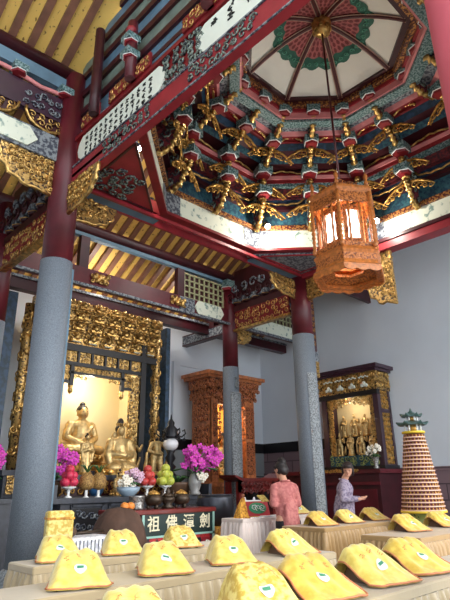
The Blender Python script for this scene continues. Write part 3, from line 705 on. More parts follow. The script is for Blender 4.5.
# dome
ZD, HD, AD = 7.5, .5, 1.1
def dome(a, s, off=0):   # s across, a = apothem fraction
    def f(i, s, rr):
        p = Vector(octpt(AD*rr, i, 0)).lerp(Vector(octpt(AD*rr, i+1, 0)), s); return (p.x, p.y, ZD+HD*(1-rr**1.8)-off)
    return f
F = lambda i, s, rr, off=0: dome(0, 0, off)(i, s, rr)
for i in range(8):
    g = G()
    rows = [[F(i, s/4, rr/10) for s in range(5)] for rr in range(0, 11)]
    g.loft(rows, closed=False, cap=False); b = len(g.v); g.loft([[(x, y, z+.04) for x, y, z in r] for r in rows], closed=False, cap=False)
    pn = obj('dome_panel', g, 'domewhite', cais)
    g = G(); edge = [.56+.045*abs(math.sin(s/12*PI*2.5)) for s in range(13)]
    rows = [[F(i, s/12, edge[s]*rr/5, .012) for s in range(13)] for rr in range(6)]
    g.loft(rows, closed=False, cap=False); g.mi = 1
    e2 = [.63+.05*abs(math.sin(s/12*PI*2.5)) for s in range(13)]
    g.loft([[F(i, s/12, e2[s], .014) for s in range(13)], [F(i, s/12, edge[s]*.88, .02) for s in range(13)]], closed=False, cap=False)
    g.mi = 2
    for s in range(5): g.curl(F(i, (s+.5)/5, .59, .03), Vector(octpt(1, i+1, 0))-Vector(octpt(1, i, 0)), Vector((CX, CY, 0))-Vector(octpt(1, i, 0)).lerp(Vector(octpt(1, i+1, 0)), .5), (0, 0, -1), .05, .01, s, s)
    g.mi = 3
    for r in range(6):
        rr = .1+r*.075; n = 2+r if r < 4 else r+1
        for k in range(n):
            sc = (k+.5+(r % 2)*.0)/n; d = .36/n
            q = [F(i, sc-d, rr, .022), F(i, sc-d*.5, rr+.03, .022), F(i, sc+d*.5, rr+.03, .022), F(i, sc+d, rr, .022), F(i, sc+d*.6, rr-.026, .022), F(i, sc, rr-.04, .022), F(i, sc-d*.6, rr-.026, .022)]
            g.face([g.pts(q)+j for j in range(7)])
    obj('scale_pattern', g, ['domepink', 'domegreen', 'domemint', 'domered'], pn)
    g = G(); R = [Vector(octpt(AD*(1-r/10), i, 0)) for r in range(11)]
    P = [(R[r].x, R[r].y, ZD+HD*(1-(1-r/10)**1.8)-.04) for r in range(11)]
    g.tube(P, .032, 6); rb = obj('dome_rib', g, 'rib', cais)
    g = G(); th = (i-.5)*PI/4; t2 = Vector((-math.sin(th), math.cos(th), 0))
    for sg in (-1, 1): g.tube([Vector(p)+t2*.035*sg-Vector((0, 0, .005)) for p in P], .008, 4)
    obj('rib_edging', g, 'ribline', rb)
g = G(); g.lathe([(.02, 7.72), (.1, 7.74), (.13, 7.8), (.1, 7.86), (.15, 7.9), (.16, 7.95), (.1, 8.0)], (CX, CY, 0), 16)
for k in range(14): g.curl((CX+.13*math.cos(k*.9), CY+.13*math.sin(k*.9), 7.8+.01*(k % 5)), (-math.sin(k*.9), math.cos(k*.9), 0), (0, 0, 1), (math.cos(k*.9), math.sin(k*.9), 0), .05, .014, k, k)
obj('gilt_boss', g, 'gold', cais)
# ceiling spot lamps
for i, (x, y, z) in enumerate(((3.42, 5.24, 5.72), (6.36, 5.45, 5.62), (7.48, 3.92, 5.52))):
    t = thing('spotlight', ['lit round spotlight under the brackets right of the inscribed beam', 'lit round spotlight above the painted frieze at the middle of the ceiling', 'lit round spotlight right of the wooden lantern, on the painted frieze'][i], 'lamp', (x, y, z), 'ceiling spotlights')
    d = (Vector((CX, CY, 3))-Vector((x, y, z))).normalized(); rm = d.to_track_quat('Z', 'Y').to_matrix()
    g = G(); g.lathe([(.04, -.12), (.055, -.1), (.06, 0), (.05, .005)], (0, 0, 0), 14); g.v = [tuple(rm @ Vector(p)+Vector((x, y, z))) for p in g.v]; obj('lamp_housing', g, 'black_m', t)
    g = G(); g.lathe([(.001, .006), (.05, .006), (.05, .012), (.001, .014)], (0, 0, 0), 14); g.v = [tuple(rm @ Vector(p)+Vector((x, y, z))) for p in g.v]; obj('lit_lens', g, 'lamp', t)
    lamp('spot_light', 'POINT', (x+d.x*.12, y+d.y*.12, z+d.z*.12), 16, (1, .93, .82), .05)

# ------------------------------------------------------------------ hexagonal wooden lantern
LZ = 3.5
lan = thing('hexagonal_lantern', 'hanging hexagonal carved wooden lantern with lit white panes', 'lantern', (CX, CY, LZ))
RA = math.radians(206)
def hx(r, k, z): a = RA+k*PI/3; return Vector((CX+r*math.cos(a), CY+r*math.sin(a), z))
def hexring(name, prof, mt, par=lan):
    g = G(); n = len(prof)
    for k in range(6):
        b0 = g.pts([hx(r, k, z) for r, z in prof]); b1 = g.pts([hx(r, k+1, z) for r, z in prof])
        for j in range(n): g.face((b0+j, b1+j, b1+(j+1) % n, b0+(j+1) % n))
    return obj(name, g, mt, par)
hexring('upper_cornice', [(.36, 4.72), (.49, 4.74), (.535, 4.79), (.535, 4.83), (.36, 4.86)], 'wood')
hexring('upper_fret_band', [(.44, 4.58), (.49, 4.58), (.49, 4.75), (.44, 4.75)], 'wood_lace')
hexring('lower_fret_band', [(.43, 3.86), (.47, 3.86), (.47, 3.93), (.43, 3.93)], 'wood_lace')
hexring('lower_cornice', [(.34, 3.76), (.5, 3.74), (.535, 3.78), (.5, 3.82), (.47, 3.86), (.34, 3.86)], 'wood')
hexring('flared_apron', [(.46, 3.64), (.5, 3.62), (.5, 3.75), (.46, 3.75)], 'wood_lace')
hexring('bottom_rim', [(.44, 3.5), (.55, 3.5), (.56, 3.55), (.52, 3.58), (.5, 3.64), (.47, 3.64), (.46, 3.57), (.44, 3.55)], 'wood')
hexring('inner_collar', [(.24, 3.62), (.46, 3.56), (.46, 3.58), (.24, 3.66)], 'wood_lace')
for k in range(6):
    # apron drops
    g = G(); a = hx(.545, k, 3.51); b = hx(.545, k+1, 3.51); u = (b-a).normalized(); n = Vector((u.y, -u.x, 0))
    poly = []; w = (b-a).length
    for s in range(17): x = s/16*w; poly.append((x, -.03-.03*abs(math.sin(s/16*PI*3))))
    g.prism(poly+[(w, .02), (0, .02)], a, u, (0, 0, 1), n, .02); obj('scalloped_drop', g, 'wood', lan)
    # posts
    for r, nm in ((.5, 'corner_post'),):
        p = hx(r, k, 0); g = G(); prof = [(.02, 3.84), (.036, 3.87), (.036, 3.92), (.02, 3.94), (.036, 3.97), (.02, 4.02), (.034, 4.06), (.02, 4.1)]
        for q in range(6): z = 4.13+q*.075; prof += [(.036, z), (.02, z+.035)]
        prof += [(.034, 4.6), (.03, 4.74)]; g.lathe(prof, (p.x, p.y, 0), 8); obj(nm, g, 'wood', lan)
    # crown finials
    p = hx(.47, k, 4.86); g = G(); g.lathe([(.03, 0), (.034, .05), (.018, .09), (.03, .13), (.034, .17), (.012, .21), (.004, .24)], p, 8); obj('corner_finial', g, 'wood', lan)
    a = hx(.37, k, 0); b = hx(.37, k+1, 0); u = (b-a).normalized(); n = Vector((u.y, -u.x, 0)); w = (b-a).length
    # pane frame with lobed opening and lit pane behind
    g = G(); hw = .098; z0, z1 = 3.95, 4.56; N = 24; inner = []; outer = []
    for s in range(N):
        th = 2*PI*s/N; cx_, cz_ = math.cos(th), math.sin(th)
        m = max(abs(cx_), abs(cz_)); sx, sz = cx_/m, cz_/m
        inner.append((w/2+sx*hw*(1-.14*abs(math.sin(th*4))), (z0+z1)/2+sz*.245*(1-.07*abs(math.sin(th*5))))); outer.append((w/2+sx*w*.4, (z0+z1)/2+sz*.32))
    for lay in (0, 1):
        oo = a+n*(.012 if lay == 0 else -.012)
        bi = g.pts([oo+u*x+Vector((0, 0, z)) for x, z in inner]); bo = g.pts([oo+u*x+Vector((0, 0, z)) for x, z in outer])
        for s in range(N): j = (s+1) % N; g.face((bi+s, bi+j, bo+j, bo+s))
    for ring in (inner, outer):
        f = [a+n*.012+u*x+Vector((0, 0, z)) for x, z in ring]; bk = [p-n*.024 for p in f]; g.loft([f, bk], cap=False)
    fr = obj('pane_frame', g, 'wood_lace', lan)
    g = G(); q = [a-n*.05+u*(w/2-.1), a-n*.05+u*(w/2+.1)]
    g.hexa([q[0]+Vector((0, 0, 3.97)), q[1]+Vector((0, 0, 3.97)), q[1]-n*.01+Vector((0, 0, 3.97)), q[0]-n*.01+Vector((0, 0, 3.97)), q[0]+Vector((0, 0, 4.57)), q[1]+Vector((0, 0, 4.57)), q[1]-n*.01+Vector((0, 0, 4.57)), q[0]-n*.01+Vector((0, 0, 4.57))]); obj('lit_pane', g, 'shade', fr)
    g = G()
    for x in (.1, w-.1):
        pp = a+n*.07+u*x; g.lathe([(.014, 3.92), (.022, 3.98), (.012, 4.1), (.02, 4.2), (.012, 4.3), (.022, 4.42), (.014, 4.58)], (pp.x, pp.y, 0), 6)
    obj('slim_baluster', g, 'wood', lan)
    g = G(); e = hx(.455, k, 0); g.scrolls(e+Vector((0, 0, 3.64)), u, (0, 0, 1), n, (hx(.455, k+1, 0)-e).length, .14, .08, k, None, .011); g.v = [tuple(Vector(p)+n*.03) for p in g.v]; obj('apron_scroll', g, 'wood', lan)
    a2 = hx(.3, k, 0); u2 = u; g = G(); w2 = (hx(.3, k+1, 0)-a2).length
    g.hexa([a2+Vector((0, 0, 4.88)), hx(.3, k+1, 4.88), hx(.28, k+1, 4.88), hx(.28, k, 4.88), hx(.22, k, 5.04), hx(.22, k+1, 5.04), hx(.2, k+1, 5.04), hx(.2, k, 5.04)])
    g.scrolls(a2+Vector((0, 0, 4.9))+n*.0, u2, (0, 0, 1), n, w2, .12, .08, k, None, .011); obj('crown_panel', g, 'wood_lace', lan)
g = G(); g.lathe([(.02, 4.86), (.06, 4.9), (.04, 5.0), (.07, 5.05), (.02, 5.12)], (CX, CY, 0), 10); obj('top_knob', g, 'wood', lan)
t = tag(obj('lantern_chain', (lambda g: (g.tube([(CX+.02, CY-.02, 5.05), (CX, CY, 7.73)], .016, 6), g)[1])(G()), 'rib', origin=(CX, CY, 5.05)), 'thin dark rod hanging from the dome boss down to the wooden lantern', 'rod')
LS = .86
lan.scale = (LS, LS, LS); lan.location = (CX+.02, CY-.02, 3.66)
lamp('lantern_light', 'POINT', (CX, CY, 4.35), 3, (1, .9, .75), .1)
# ------------------------------------------------------------------ shrines
class Fr:
    """front frame: a runs to the right along the front, d goes back from the front, z up"""
    def __init__(s, o, u, n): s.o, s.u, s.n = Vector(o), Vector(u), Vector(n)
    def p(s, a, d, z): return s.o+s.u*a-s.n*d+Vector((0, 0, z))
    def box(s, g, a0, a1, d0, d1, z0, z1):
        g.hexa([s.p(a0, d0, z0), s.p(a1, d0, z0), s.p(a1, d1, z0), s.p(a0, d1, z0), s.p(a0, d0, z1), s.p(a1, d0, z1), s.p(a1, d1, z1), s.p(a0, d1, z1)])
    def scr(s, g, a0, a1, d, z0, z1, size, seed=0, rad=None, fill=1, inside=None):
        g.scrolls(s.p(a0, d, z0), s.u, (0, 0, 1), s.n, a1-a0, z1-z0, size, seed, inside, rad, fill)
def fbox(fr, name, dims, mt, par, label=None):
    g = G()
    for d in (dims if isinstance(dims[0], (tuple, list)) else [dims]): fr.box(g, *d)
    return obj(name, g, mt, par, label=label)
def fcarve(fr, name, a0, a1, d, z0, z1, size, seed, par, back='carve', fg='gold', th=.04, rad=None):
    g = G(); g.mi = 1; fr.box(g, a0, a1, d, d+th, z0, z1); g.mi = 0; fr.scr(g, a0, a1, d-.01, z0, z1, size, seed, rad)
    return obj(name, g, [fg, back], par)

# main gilded altar
fr = Fr((0, 8.7, 0), (1, 0, 0), (0, -1, 0))
alt = thing('altar_shrine', 'tall gilded altar canopy with cream back panel behind the foremost column', 'shrine', (4.97, 9.1, 0))
fbox(fr, 'altar_base', [(3.35, 6.6, -.25, .85, 0, 1.42), (3.3, 6.65, -.3, .85, 1.42, 1.5)], 'darkwood', alt)
fcarve(fr, 'base_carving', 3.4, 6.55, -.27, 1.15, 1.42, .12, 1, alt)
fbox(fr, 'back_panel', (4.0, 6.0, .78, .84, 1.5, 3.9), 'cream', alt)
for k, (a0, a1) in enumerate(((3.86, 3.98), (5.96, 6.08))):
    fbox(fr, 'side_panel', (a0+.04, a1-.04, .1, .84, 1.5, 3.9), 'cream', alt)
    fbox(fr, 'front_post', (a0, a1, -.05, .1, 1.5, 4.45), 'black', alt)
    b0 = 4.0 if k == 0 else 5.72
    fcarve(fr, 'carved_jamb', b0, b0+.22, -.01, 1.5, 3.3, .11, 3+k, alt)
for k, a0 in enumerate((3.46, 6.28)):
    g = G(); g.mi = 1; c = fr.p(a0+.1, .03, 0); g.lathe([(.08, 1.5), (.08, 4.35)], (c.x, c.y, 0), 10); g.mi = 0
    for j in range(40):
        an = j*1.3+k; z = 1.6+j*.067; dv = Vector((math.cos(an), math.sin(an), 0)); g.curl(c+dv*.075+Vector((0, 0, z)), Vector((-dv.y, dv.x, 0)), (0, 0, 1), dv, .075, .02, j, j)
    obj('dragon_pillar', g, ['gold', 'carve'], alt)
for k, (a0, a1) in enumerate(((3.0, 3.32), (6.62, 6.72))):
    fbox(fr, 'outer_wing', (a0, a1, 0, .8, 0, 4.5), 'navy', alt)
tiers = [(3.78, 3.98, 0), (3.98, 4.16, -.08), (4.16, 4.34, -.16), (4.34, 4.52, -.22)]
for j, (z0, z1, d) in enumerate(tiers):
    g = G(); g.mi = 1; fr.box(g, 3.62, 6.34, d, .1, z0, z1); g.mi = 0
    for q in range(8):
        a = 3.8+q*.337
        fr.scr(g, a-.14, a+.14, d-.03, z0, z1, .1, j*10+q, .022); fr.box(g, a-.1, a+.1, d-.1, d-.01, z0+.02, z0+.06)
        g.ball(fr.p(a, d-.09, z0+.1), (.06, .05, .06), 8, 5)
    obj('canopy_tier', g, ['gold', 'carve'], alt)
for q in range(8):
    a = 3.8+q*.337; g = G()
    for s in (-1, 0, 1): g.ball(fr.p(a+s*.05, -.07, 3.82+.02*(s == 0)), (.045, .03, .04+.02*(s == 0)), 8, 5)
    obj('white_lotus', g, 'whitepaint', alt)
fbox(fr, 'upper_rail', (3.62, 6.34, -.06, .05, 3.62, 3.75), 'black', alt)
fbox(fr, 'middle_rail', (3.86, 6.08, -.04, .05, 3.35, 3.42), 'black', alt)
fbox(fr, 'lower_rail', (4.4, 5.6, -.04, .04, 3.2, 3.24), 'black', alt)
for q in range(7):
    a = 4.0+q*.285; fcarve(fr, 'gilt_panel', a+.02, a+.25, -.01, 3.42, 3.62, .1, 60+q, alt)
    fbox(fr, 'panel_divider', (a-.025, a+.015, -.04, .04, 3.42, 3.62), 'black', alt)
fcarve(fr, 'gilt_frieze', 4.46, 5.54, 0, 3.24, 3.35, .07, 81, alt)
for k, a in enumerate((4.46, 5.54)):
    g = G(); fr.box(g, a-.035, a+.035, -.04, .03, 2.98, 3.36); hp = obj('hanging_post', g, 'black', alt)
    g = G(); c = fr.p(a, 0, 0); g.lathe([(.01, 2.83), (.04, 2.86), (.05, 2.9), (.03, 2.94), (.05, 2.97), (.03, 2.99)], (c.x, c.y, 0), 10); obj('gilt_bud', g, 'gold', hp)
    b0, b1 = (4.22, 4.42) if k == 0 else (5.58, 5.76)
    fcarve(fr, 'corner_carving', b0, b1, 0, 3.08, 3.34, .1, 91+k, alt); fbox(fr, 'corner_rail', (b0, b1, -.03, .03, 3.02, 3.07), 'black', alt)
    b0, b1 = (4.5, 4.78) if k == 0 else (5.22, 5.5)
    g = G(); fr.scr(g, b0, b1, .0, 3.1, 3.2, .07, 5, .014); obj('fringe', g, 'gold', alt)
lamp('altar_light', 'POINT', (4.97, 8.95, 3.25), L_ALTAR, (1, .93, .78), .12)

# middle shrine of orange brown wood
fr = Fr((0, 8.6, 0), (1, 0, 0), (0, -1, 0))
sh = thing('wooden_shrine', 'orange brown carved wooden shrine against the white wall behind the middle column', 'shrine', (8.5, 9.0, 0))
fbox(fr, 'shrine_base', [(7.75, 9.3, -.05, .75, 0, 1.2), (7.68, 9.36, -.1, .75, 1.2, 1.3)], 'redwood', sh)
fbox(fr, 'cornice', [(7.6, 9.46, -.16, .8, 3.6, 3.68), (7.66, 9.4, -.1, .78, 3.54, 3.6)], 'redwood', sh)
for j, (z0, z1, d) in enumerate(((3.14, 3.34, 0), (3.34, 3.54, -.06))):
    g = G(); g.mi = 1; fr.box(g, 7.8+d, 9.26-d, d, .7, z0, z1); g.mi = 0
    fr.scr(g, 7.8+d, 9.26-d, d-.02, z0-.05, z1, .11, j, .02)
    g.scrolls(fr.p(7.79+d, d, z0-.05), -fr.n*1, (0, 0, 1), (-1, 0, 0), .7, z1-z0, .11, j+7, None, .02)
    obj('bracket_tier', g, ['redwood', 'redwood_lace'], sh)
fbox(fr, 'back_panel', (7.85, 9.2, .6, .66, 1.3, 3.2), 'amber', sh)
fbox(fr, 'left_side', (7.84, 7.9, .03, .68, 1.3, 3.14), 'redwood', sh)
for z0 in (1.4, 2.0, 2.6):
    g = G(); g.mi = 1; g.box(7.825, 7.84, 8.72, 9.2, z0, z0+.5); g.mi = 0
    g.scrolls((7.82, 9.2, z0), (0, -1, 0), (0, 0, 1), (-1, 0, 0), .48, .5, .13, int(z0*10), None, .02); obj('side_fret_panel', g, ['redwood', 'redwood_lace'], sh)
fbox(fr, 'right_side', (9.14, 9.2, .03, .68, 1.3, 3.14), 'redwood', sh)
for k, (a0, a1) in enumerate(((7.84, 8.02), (8.9, 9.2))):
    fbox(fr, 'front_post', (a0, a1, 0, .06, 1.3, 3.14), 'redwood', sh)
    for z0 in (1.45, 2.25): fcarve(fr, 'post_fret', a0+.03, a1-.03, -.015, z0, z0+.72, .08, k+int(z0), sh, 'redwood_lace', 'redwood', .02)
g = G(); g.mi = 1; fr.box(g, 8.02, 8.9, .01, .03, 2.97, 3.14); g.mi = 0; fr.scr(g, 8.02, 8.9, 0, 2.85, 3.14, .1, 5, .02); fr.scr(g, 8.02, 8.12, 0, 2.2, 2.9, .1, 6, .02); fr.scr(g, 8.78, 8.9, 0, 2.2, 2.9, .1, 7, .02); obj('arched_fringe', g, ['redwood', 'redwood_lace'], sh)
lamp('shrine_light', 'POINT', (8.45, 8.85, 2.8), L_MID, (1, .8, .5), .1)

# right shrine on the side wall
fr = Fr((10.05, 7.3, 0), (0, -1, 0), (-1, 0, 0))
sr = thing('glass_front_shrine', 'dark purple and gilt shrine holding two rows of gilt figures on the right wall', 'shrine', (10.3, 6.5, 1.5))
fbox(fr, 'cornice', [(-.05, 1.66, -.16, .58, 3.6, 3.68), (0, 1.6, -.1, .56, 3.54, 3.6)], 'purple', sr)
g = G(); g.mi = 1; fr.box(g, .06, 1.55, -.04, .54, 3.14, 3.54); g.mi = 0; fr.scr(g, .06, 1.55, -.06, 3.16, 3.54, .11, 3, .022)
g.scrolls(fr.p(1.56, -.04, 3.16), -fr.n, (0, 0, 1), fr.u, .56, .38, .11, 9, None, .022); obj('bracket_tier', g, ['gold', 'carve'], sr)
for q in range(4):
    g = G(); a = .36+q*.31
    for s in (-1, 0, 1): g.ball(fr.p(a+s*.05, -.09, 3.24+.03*(s == 0)), (.035, .045, .04+.025*(s == 0)), 8, 5)
    for s in range(5): g.ball(fr.p(a-.1+s*.05, -.1, 3.42+.02*(s % 2)), (.02, .03, .018), 6, 4)
    obj('white_lotus', g, 'whitepaint', sr)
fbox(fr, 'header_rail', (.04, 1.56, -.05, .06, 3.04, 3.14), 'black', sr)
for a0, a1 in ((.08, .2), (1.42, 1.54)):
    fbox(fr, 'front_post', (a0, a1, -.02, .08, 1.5, 3.14), 'purple', sr)
fcarve(fr, 'inner_jamb', 1.3, 1.41, .03, 1.55, 3.04, .08, 8, sr); fcarve(fr, 'inner_jamb', .21, .33, .03, 1.55, 3.04, .08, 9, sr)
fbox(fr, 'near_side_frame', [(1.46, 1.52, .08, .14, 1.5, 3.14), (1.46, 1.52, .46, .54, 1.5, 3.14), (1.46, 1.52, .1, .5, 1.5, 1.6), (1.46, 1.52, .1, .5, 2.66, 2.74)], 'purple', sr)
for z0, z1 in ((1.6, 2.66), (2.74, 3.14)):
    g = G(); g.mi = 1; fr.box(g, 1.48, 1.5, .14, .46, z0, z1); g.mi = 0; g.scrolls(fr.p(1.505, .14, z0), -fr.n, (0, 0, 1), fr.u, .32, z1-z0, .1, 3, None, .016); obj('side_carving', g, ['gold_dull', 'carve'], sr)
fbox(fr, 'far_side', (.1, .14, .08, .54, 1.5, 3.14), 'purple', sr)
fbox(fr, 'back_panel', (.12, 1.48, .5, .54, 1.5, 3.14), 'cream', sr)
g = G()
for s in range(26):
    a = .33+s/25*.97; h = .12+.1*abs(s/25-.5)*2+.03*math.sin(s*2.1); fr.scr(g, a-.03, a+.03, .02, 3.04-h, 3.04, .07, s, .014)
obj('scalloped_fringe', g, 'gold', sr)
fcarve(fr, 'lower_band', .2, 1.42, -.01, 1.58, 1.8, .12, 12, sr, 'navyteal', 'greenlac')
fbox(fr, 'plinth', (.04, 1.56, -.06, .54, 1.5, 1.58), 'black', sr)
fbox(fr, 'figure_step', [(.2, 1.42, .06, .26, 1.58, 1.8), (.2, 1.42, .26, .5, 1.58, 2.22)], 'black', sr)
lamp('shrine_light', 'POINT', (10.15, 6.55, 2.95), L_RIGHT, (1, .88, .68), .06)
t = thing('shrine_counter', 'dark maroon paneled counter under the right shrine', 'counter', (10.2, 6.4, 0))
fr2 = Fr((9.62, 8.4, 0), (0, -1, 0), (-1, 0, 0))
fbox(fr2, 'counter_body', (0, 2.72, 0, .98, 0, 1.42), 'maroon_dk', t)
fbox(fr2, 'counter_top', (-.04, 2.78, -.05, .98, 1.42, 1.5), 'maroon', t)
fbox(fr2, 'ledge', [(-.02, 2.74, -.03, 0, 1.2, 1.26), (-.02, 2.74, -.03, 0, 0, .2)], 'maroon', t)
fcarve(fr2, 'gilt_edge', .8, 2.3, -.055, 1.45, 1.51, .07, 4, t, 'carve', 'gold_dull', .01)
for a0 in (.1, .98, 1.86): fbox(fr2, 'front_panel', (a0, a0+.78, -.012, 0, .3, 1.12), 'maroon', t)

# ------------------------------------------------------------------ statues
def statue_meshes():
    S = {}
    E, Cp = 'e', 'c'
    S['sit'] = blob_mesh([(E, (0, -.04, .2), (.36, .24, .1)), (E, (.24, -.08, .2), (.16, .14, .09)), (E, (-.24, -.08, .2), (.16, .14, .09)), (E, (0, .02, .24), (.24, .17, .12)),
        (Cp, (0, .02, .25), (0, .02, .56), .17, .16), (E, (0, .02, .6), (.22, .12, .08)), (Cp, (0, .0, .64), (0, -.01, .74), .06, .055), (E, (0, -.02, .8), (.088, .098, .115)),
        (Cp, (.2, .02, .6), (.27, .0, .4), .07, .06), (Cp, (.27, .0, .4), (.06, -.2, .28), .06, .045), (Cp, (-.2, .02, .6), (-.27, 0, .4), .07, .06), (Cp, (-.27, 0, .4), (-.06, -.2, .28), .06, .045),
        (E, (0, -.22, .27), (.1, .06, .04)), (E, (.09, -.01, .79), (.02, .025, .06)), (E, (-.09, -.01, .79), (.02, .025, .06)), (E, (0, -.118, .79), (.016, .02, .03)),
        (Cp, (.16, -.1, .58), (-.1, -.15, .3), .03, .03)], .016, 'gold_stat', 2, 'body')
    g = G(); g.ball((0, .008, .842), (.098, .104, .094), 14, 8); g.ball((0, .015, .935), (.05, .05, .05), 12, 6); S['sit_hair'] = mesh('hair', g, 'hair')
    g = G(); g.lathe([(.36, 0), (.38, .03), (.3, .06), (.34, .1), (.33, .12)], n=20)
    for k in range(16):
        a = k*PI/8; g.ball((.36*math.cos(a), .3*math.sin(a), .07), (.06, .05, .055), 8, 5)
    S['lotus'] = mesh('lotus_base', g, 'gold')
    g = G()
    for sx in (-1, 1): g.ball((sx*.036, -.108, .815), (.018, .008, .005), 6, 4)
    g.mi = 1; g.ball((0, -.112, .742), (.022, .01, .007), 6, 4); S['face'] = mesh('face_paint', g, ['eye', 'lip'])
    S['guan'] = blob_mesh([(E, (0, -.02, .14), (.3, .22, .14)), (Cp, (0, .02, .2), (0, .02, .52), .2, .15), (E, (0, .02, .58), (.19, .11, .07)), (Cp, (0, 0, .62), (0, -.01, .7), .055, .05), (E, (0, -.02, .76), (.075, .085, .1)),
        (E, (0, -.1, .765), (.014, .018, .028)), (Cp, (.18, 0, .57), (.24, -.04, .36), .07, .08), (Cp, (.24, -.04, .36), (.06, -.2, .32), .07, .05), (Cp, (-.18, 0, .57), (-.24, -.04, .36), .07, .08), (Cp, (-.24, -.04, .36), (-.06, -.2, .34), .07, .05),
        (Cp, (.24, -.05, .36), (.2, -.1, .1), .08, .06), (Cp, (-.24, -.05, .36), (-.2, -.1, .1), .08, .06), (E, (0, -.21, .33), (.07, .05, .06)), (E, (.13, -.16, .12), (.16, .12, .09)), (E, (-.13, -.16, .12), (.16, .12, .09)), (Cp, (.08, .07, .72), (.17, .08, .3), .04, .06), (Cp, (-.08, .07, .72), (-.17, .08, .3), .04, .06)], .016, 'gold_stat', 2, 'body')
    g = G(); g.ball((0, .022, .8), (.086, .09, .085), 12, 7); g.ball((0, .01, .91), (.06, .06, .085), 10, 6); S['guan_hair'] = mesh('hair', g, 'hair')
    g = G()
    for k in range(7): a = PI+k/6*PI; g.curl((.08*math.cos(a), -.03+.08*math.sin(a)*.6, .87), (1, 0, 0), (0, 0, 1), (0, -1, 0), .035, .01, k, k)
    S['crown'] = mesh('gilt_crown', g, 'gold')
    base = [(Cp, (0, 0, .06), (0, 0, .45), .14, .1), (Cp, (0, 0, .45), (0, 0, .7), .1, .1), (E, (0, 0, .74), (.13, .08, .06)), (Cp, (0, 0, .78), (0, 0, .84), .04, .04), (E, (0, -.01, .895), (.056, .064, .075)), (E, (0, -.07, .895), (.01, .015, .02)), (E, (0, -.05, .05), (.12, .1, .05))]
    S['stand'] = blob_mesh(base+[(Cp, (.12, 0, .73), (.16, -.04, .55), .05, .05), (Cp, (.16, -.04, .55), (.03, -.13, .6), .05, .035), (Cp, (-.12, 0, .73), (-.16, -.04, .55), .05, .05), (Cp, (-.16, -.04, .55), (-.03, -.13, .6), .05, .035), (Cp, (.14, -.05, .53), (.12, -.07, .32), .05, .03), (Cp, (-.14, -.05, .53), (-.12, -.07, .32), .05, .03), (E, (0, -.13, .62), (.035, .03, .05))], .012, 'gold_stat', 2, 'body')
    S['guard'] = blob_mesh(base[1:]+[(Cp, (.07, 0, .45), (.1, -.02, .06), .085, .06), (Cp, (-.07, 0, .45), (-.1, -.02, .06), .085, .06), (E, (.1, -.06, .03), (.06, .1, .03)), (E, (-.1, -.06, .03), (.06, .1, .03)), (Cp, (.13, 0, .73), (.26, -.02, .6), .055, .045), (Cp, (.26, -.02, .6), (.3, -.08, .76), .045, .035), (Cp, (-.13, 0, .73), (-.22, -.03, .56), .055, .045), (Cp, (-.22, -.03, .56), (-.12, -.12, .5), .045, .035), (E, (0, -.02, .5), (.15, .11, .07)), (E, (0, -.01, .98), (.045, .05, .05)), (Cp, (.3, .0, .4), (.22, .05, .12), .03, .06), (Cp, (-.26, .0, .5), (-.26, .05, .12), .03, .06)], .012, 'gold_stat', 2, 'body')
    g = G(); g.ball((0, .01, .925), (.06, .066, .055), 10, 6); g.ball((0, .01, .985), (.03, .03, .03), 8, 5); S['stand_hair'] = mesh('hair', g, 'hair')
    g = G(); g.lathe([(.17, 0), (.18, .02), (.14, .045), (.16, .07)], n=14); S['plinth'] = mesh('statue_plinth', g, 'gold_dull')
    return S
ST = statue_meshes()
def statue(kind, label, loc, h, rz=0, group=None, dark=True, cat='statue'):
    t = thing({'sit': 'seated_buddha_statue', 'guan': 'seated_deity_statue', 'stand': 'standing_deity_statue', 'guard': 'guardian_statue'}[kind], label, cat, loc, group)
    t.rotation_euler.z = rz; t.scale = (h, h, h)
    link('body', ST[kind], t)
    if kind == 'sit': link('hair', ST['sit_hair'], t); link('lotus_base', ST['lotus'], t); link('face_paint', ST['face'], t)
    elif kind == 'guan': link('hair', ST['guan_hair'], t); link('gilt_crown', ST['crown'], t); link('lotus_base', ST['lotus'], t, (0, 0, -.02))
    else:
        link('statue_plinth', ST['plinth'], t)
        if dark: link('hair', ST['stand_hair'], t)
    return t
statue('sit', 'large pale gold seated buddha with black hair in the cream altar niche', (4.97, 9.12, 1.66), 1.14)
statue('guan', 'gold seated deity with tall black hair and crown, right of the large buddha', (5.28, 8.25, 1.42), 1.0, -.1)
statue('stand', 'slim white and gold standing figure with black hair in front of the large buddha', (4.6, 8.2, 1.42), .68)
statue('guan', 'small gold seated figure with dark hair left of the large buddha, beside the column', (4.14, 8.5, 1.5), .6)
statue('guard', 'small gold standing figure at the right jamb of the altar niche', (5.72, 8.5, 1.5), .62, 0, None, False)
statue('guard', 'gold guardian figure in armor standing right of the altar posts', (6.03, 8.14, 1.42), .78, -.2, None, False)
statue('guan', 'small gold pot bellied seated figure in front of the crowned deity', (4.98, 7.72, 1.1), .42)
g = G(); g.box(4.0, 5.9, 8.9, 9.5, 1.5, 1.66); o = obj('altar_step', g, 'gold_dull', origin=(4.97, 9.2, 1.5)); tag(o, 'low gilded step carrying the large seated buddha', 'plinth')
# eight gilt figures in the right shrine
for r in range(2):
    for q in range(4):
        y = 7.3-.38-q*.28; nm = ['leftmost', 'second from left', 'third from left', 'rightmost'][q]
        statue(['guard', 'stand'][(q+r) % 2], f'gilt figure {nm} in the {["front lower", "back upper"][r]} row of the right shrine', (10.05+(.16 if r == 0 else .38), y, 1.8 if r == 0 else 2.22), .5, PI*1.5+.1*(q-1.5), 'gilt figures in the right shrine', False)
# figure in the wooden shrine
statue('guan', 'gilt seated figure half hidden inside the orange wooden shrine', (8.5, 8.98, 1.42), 1.0)

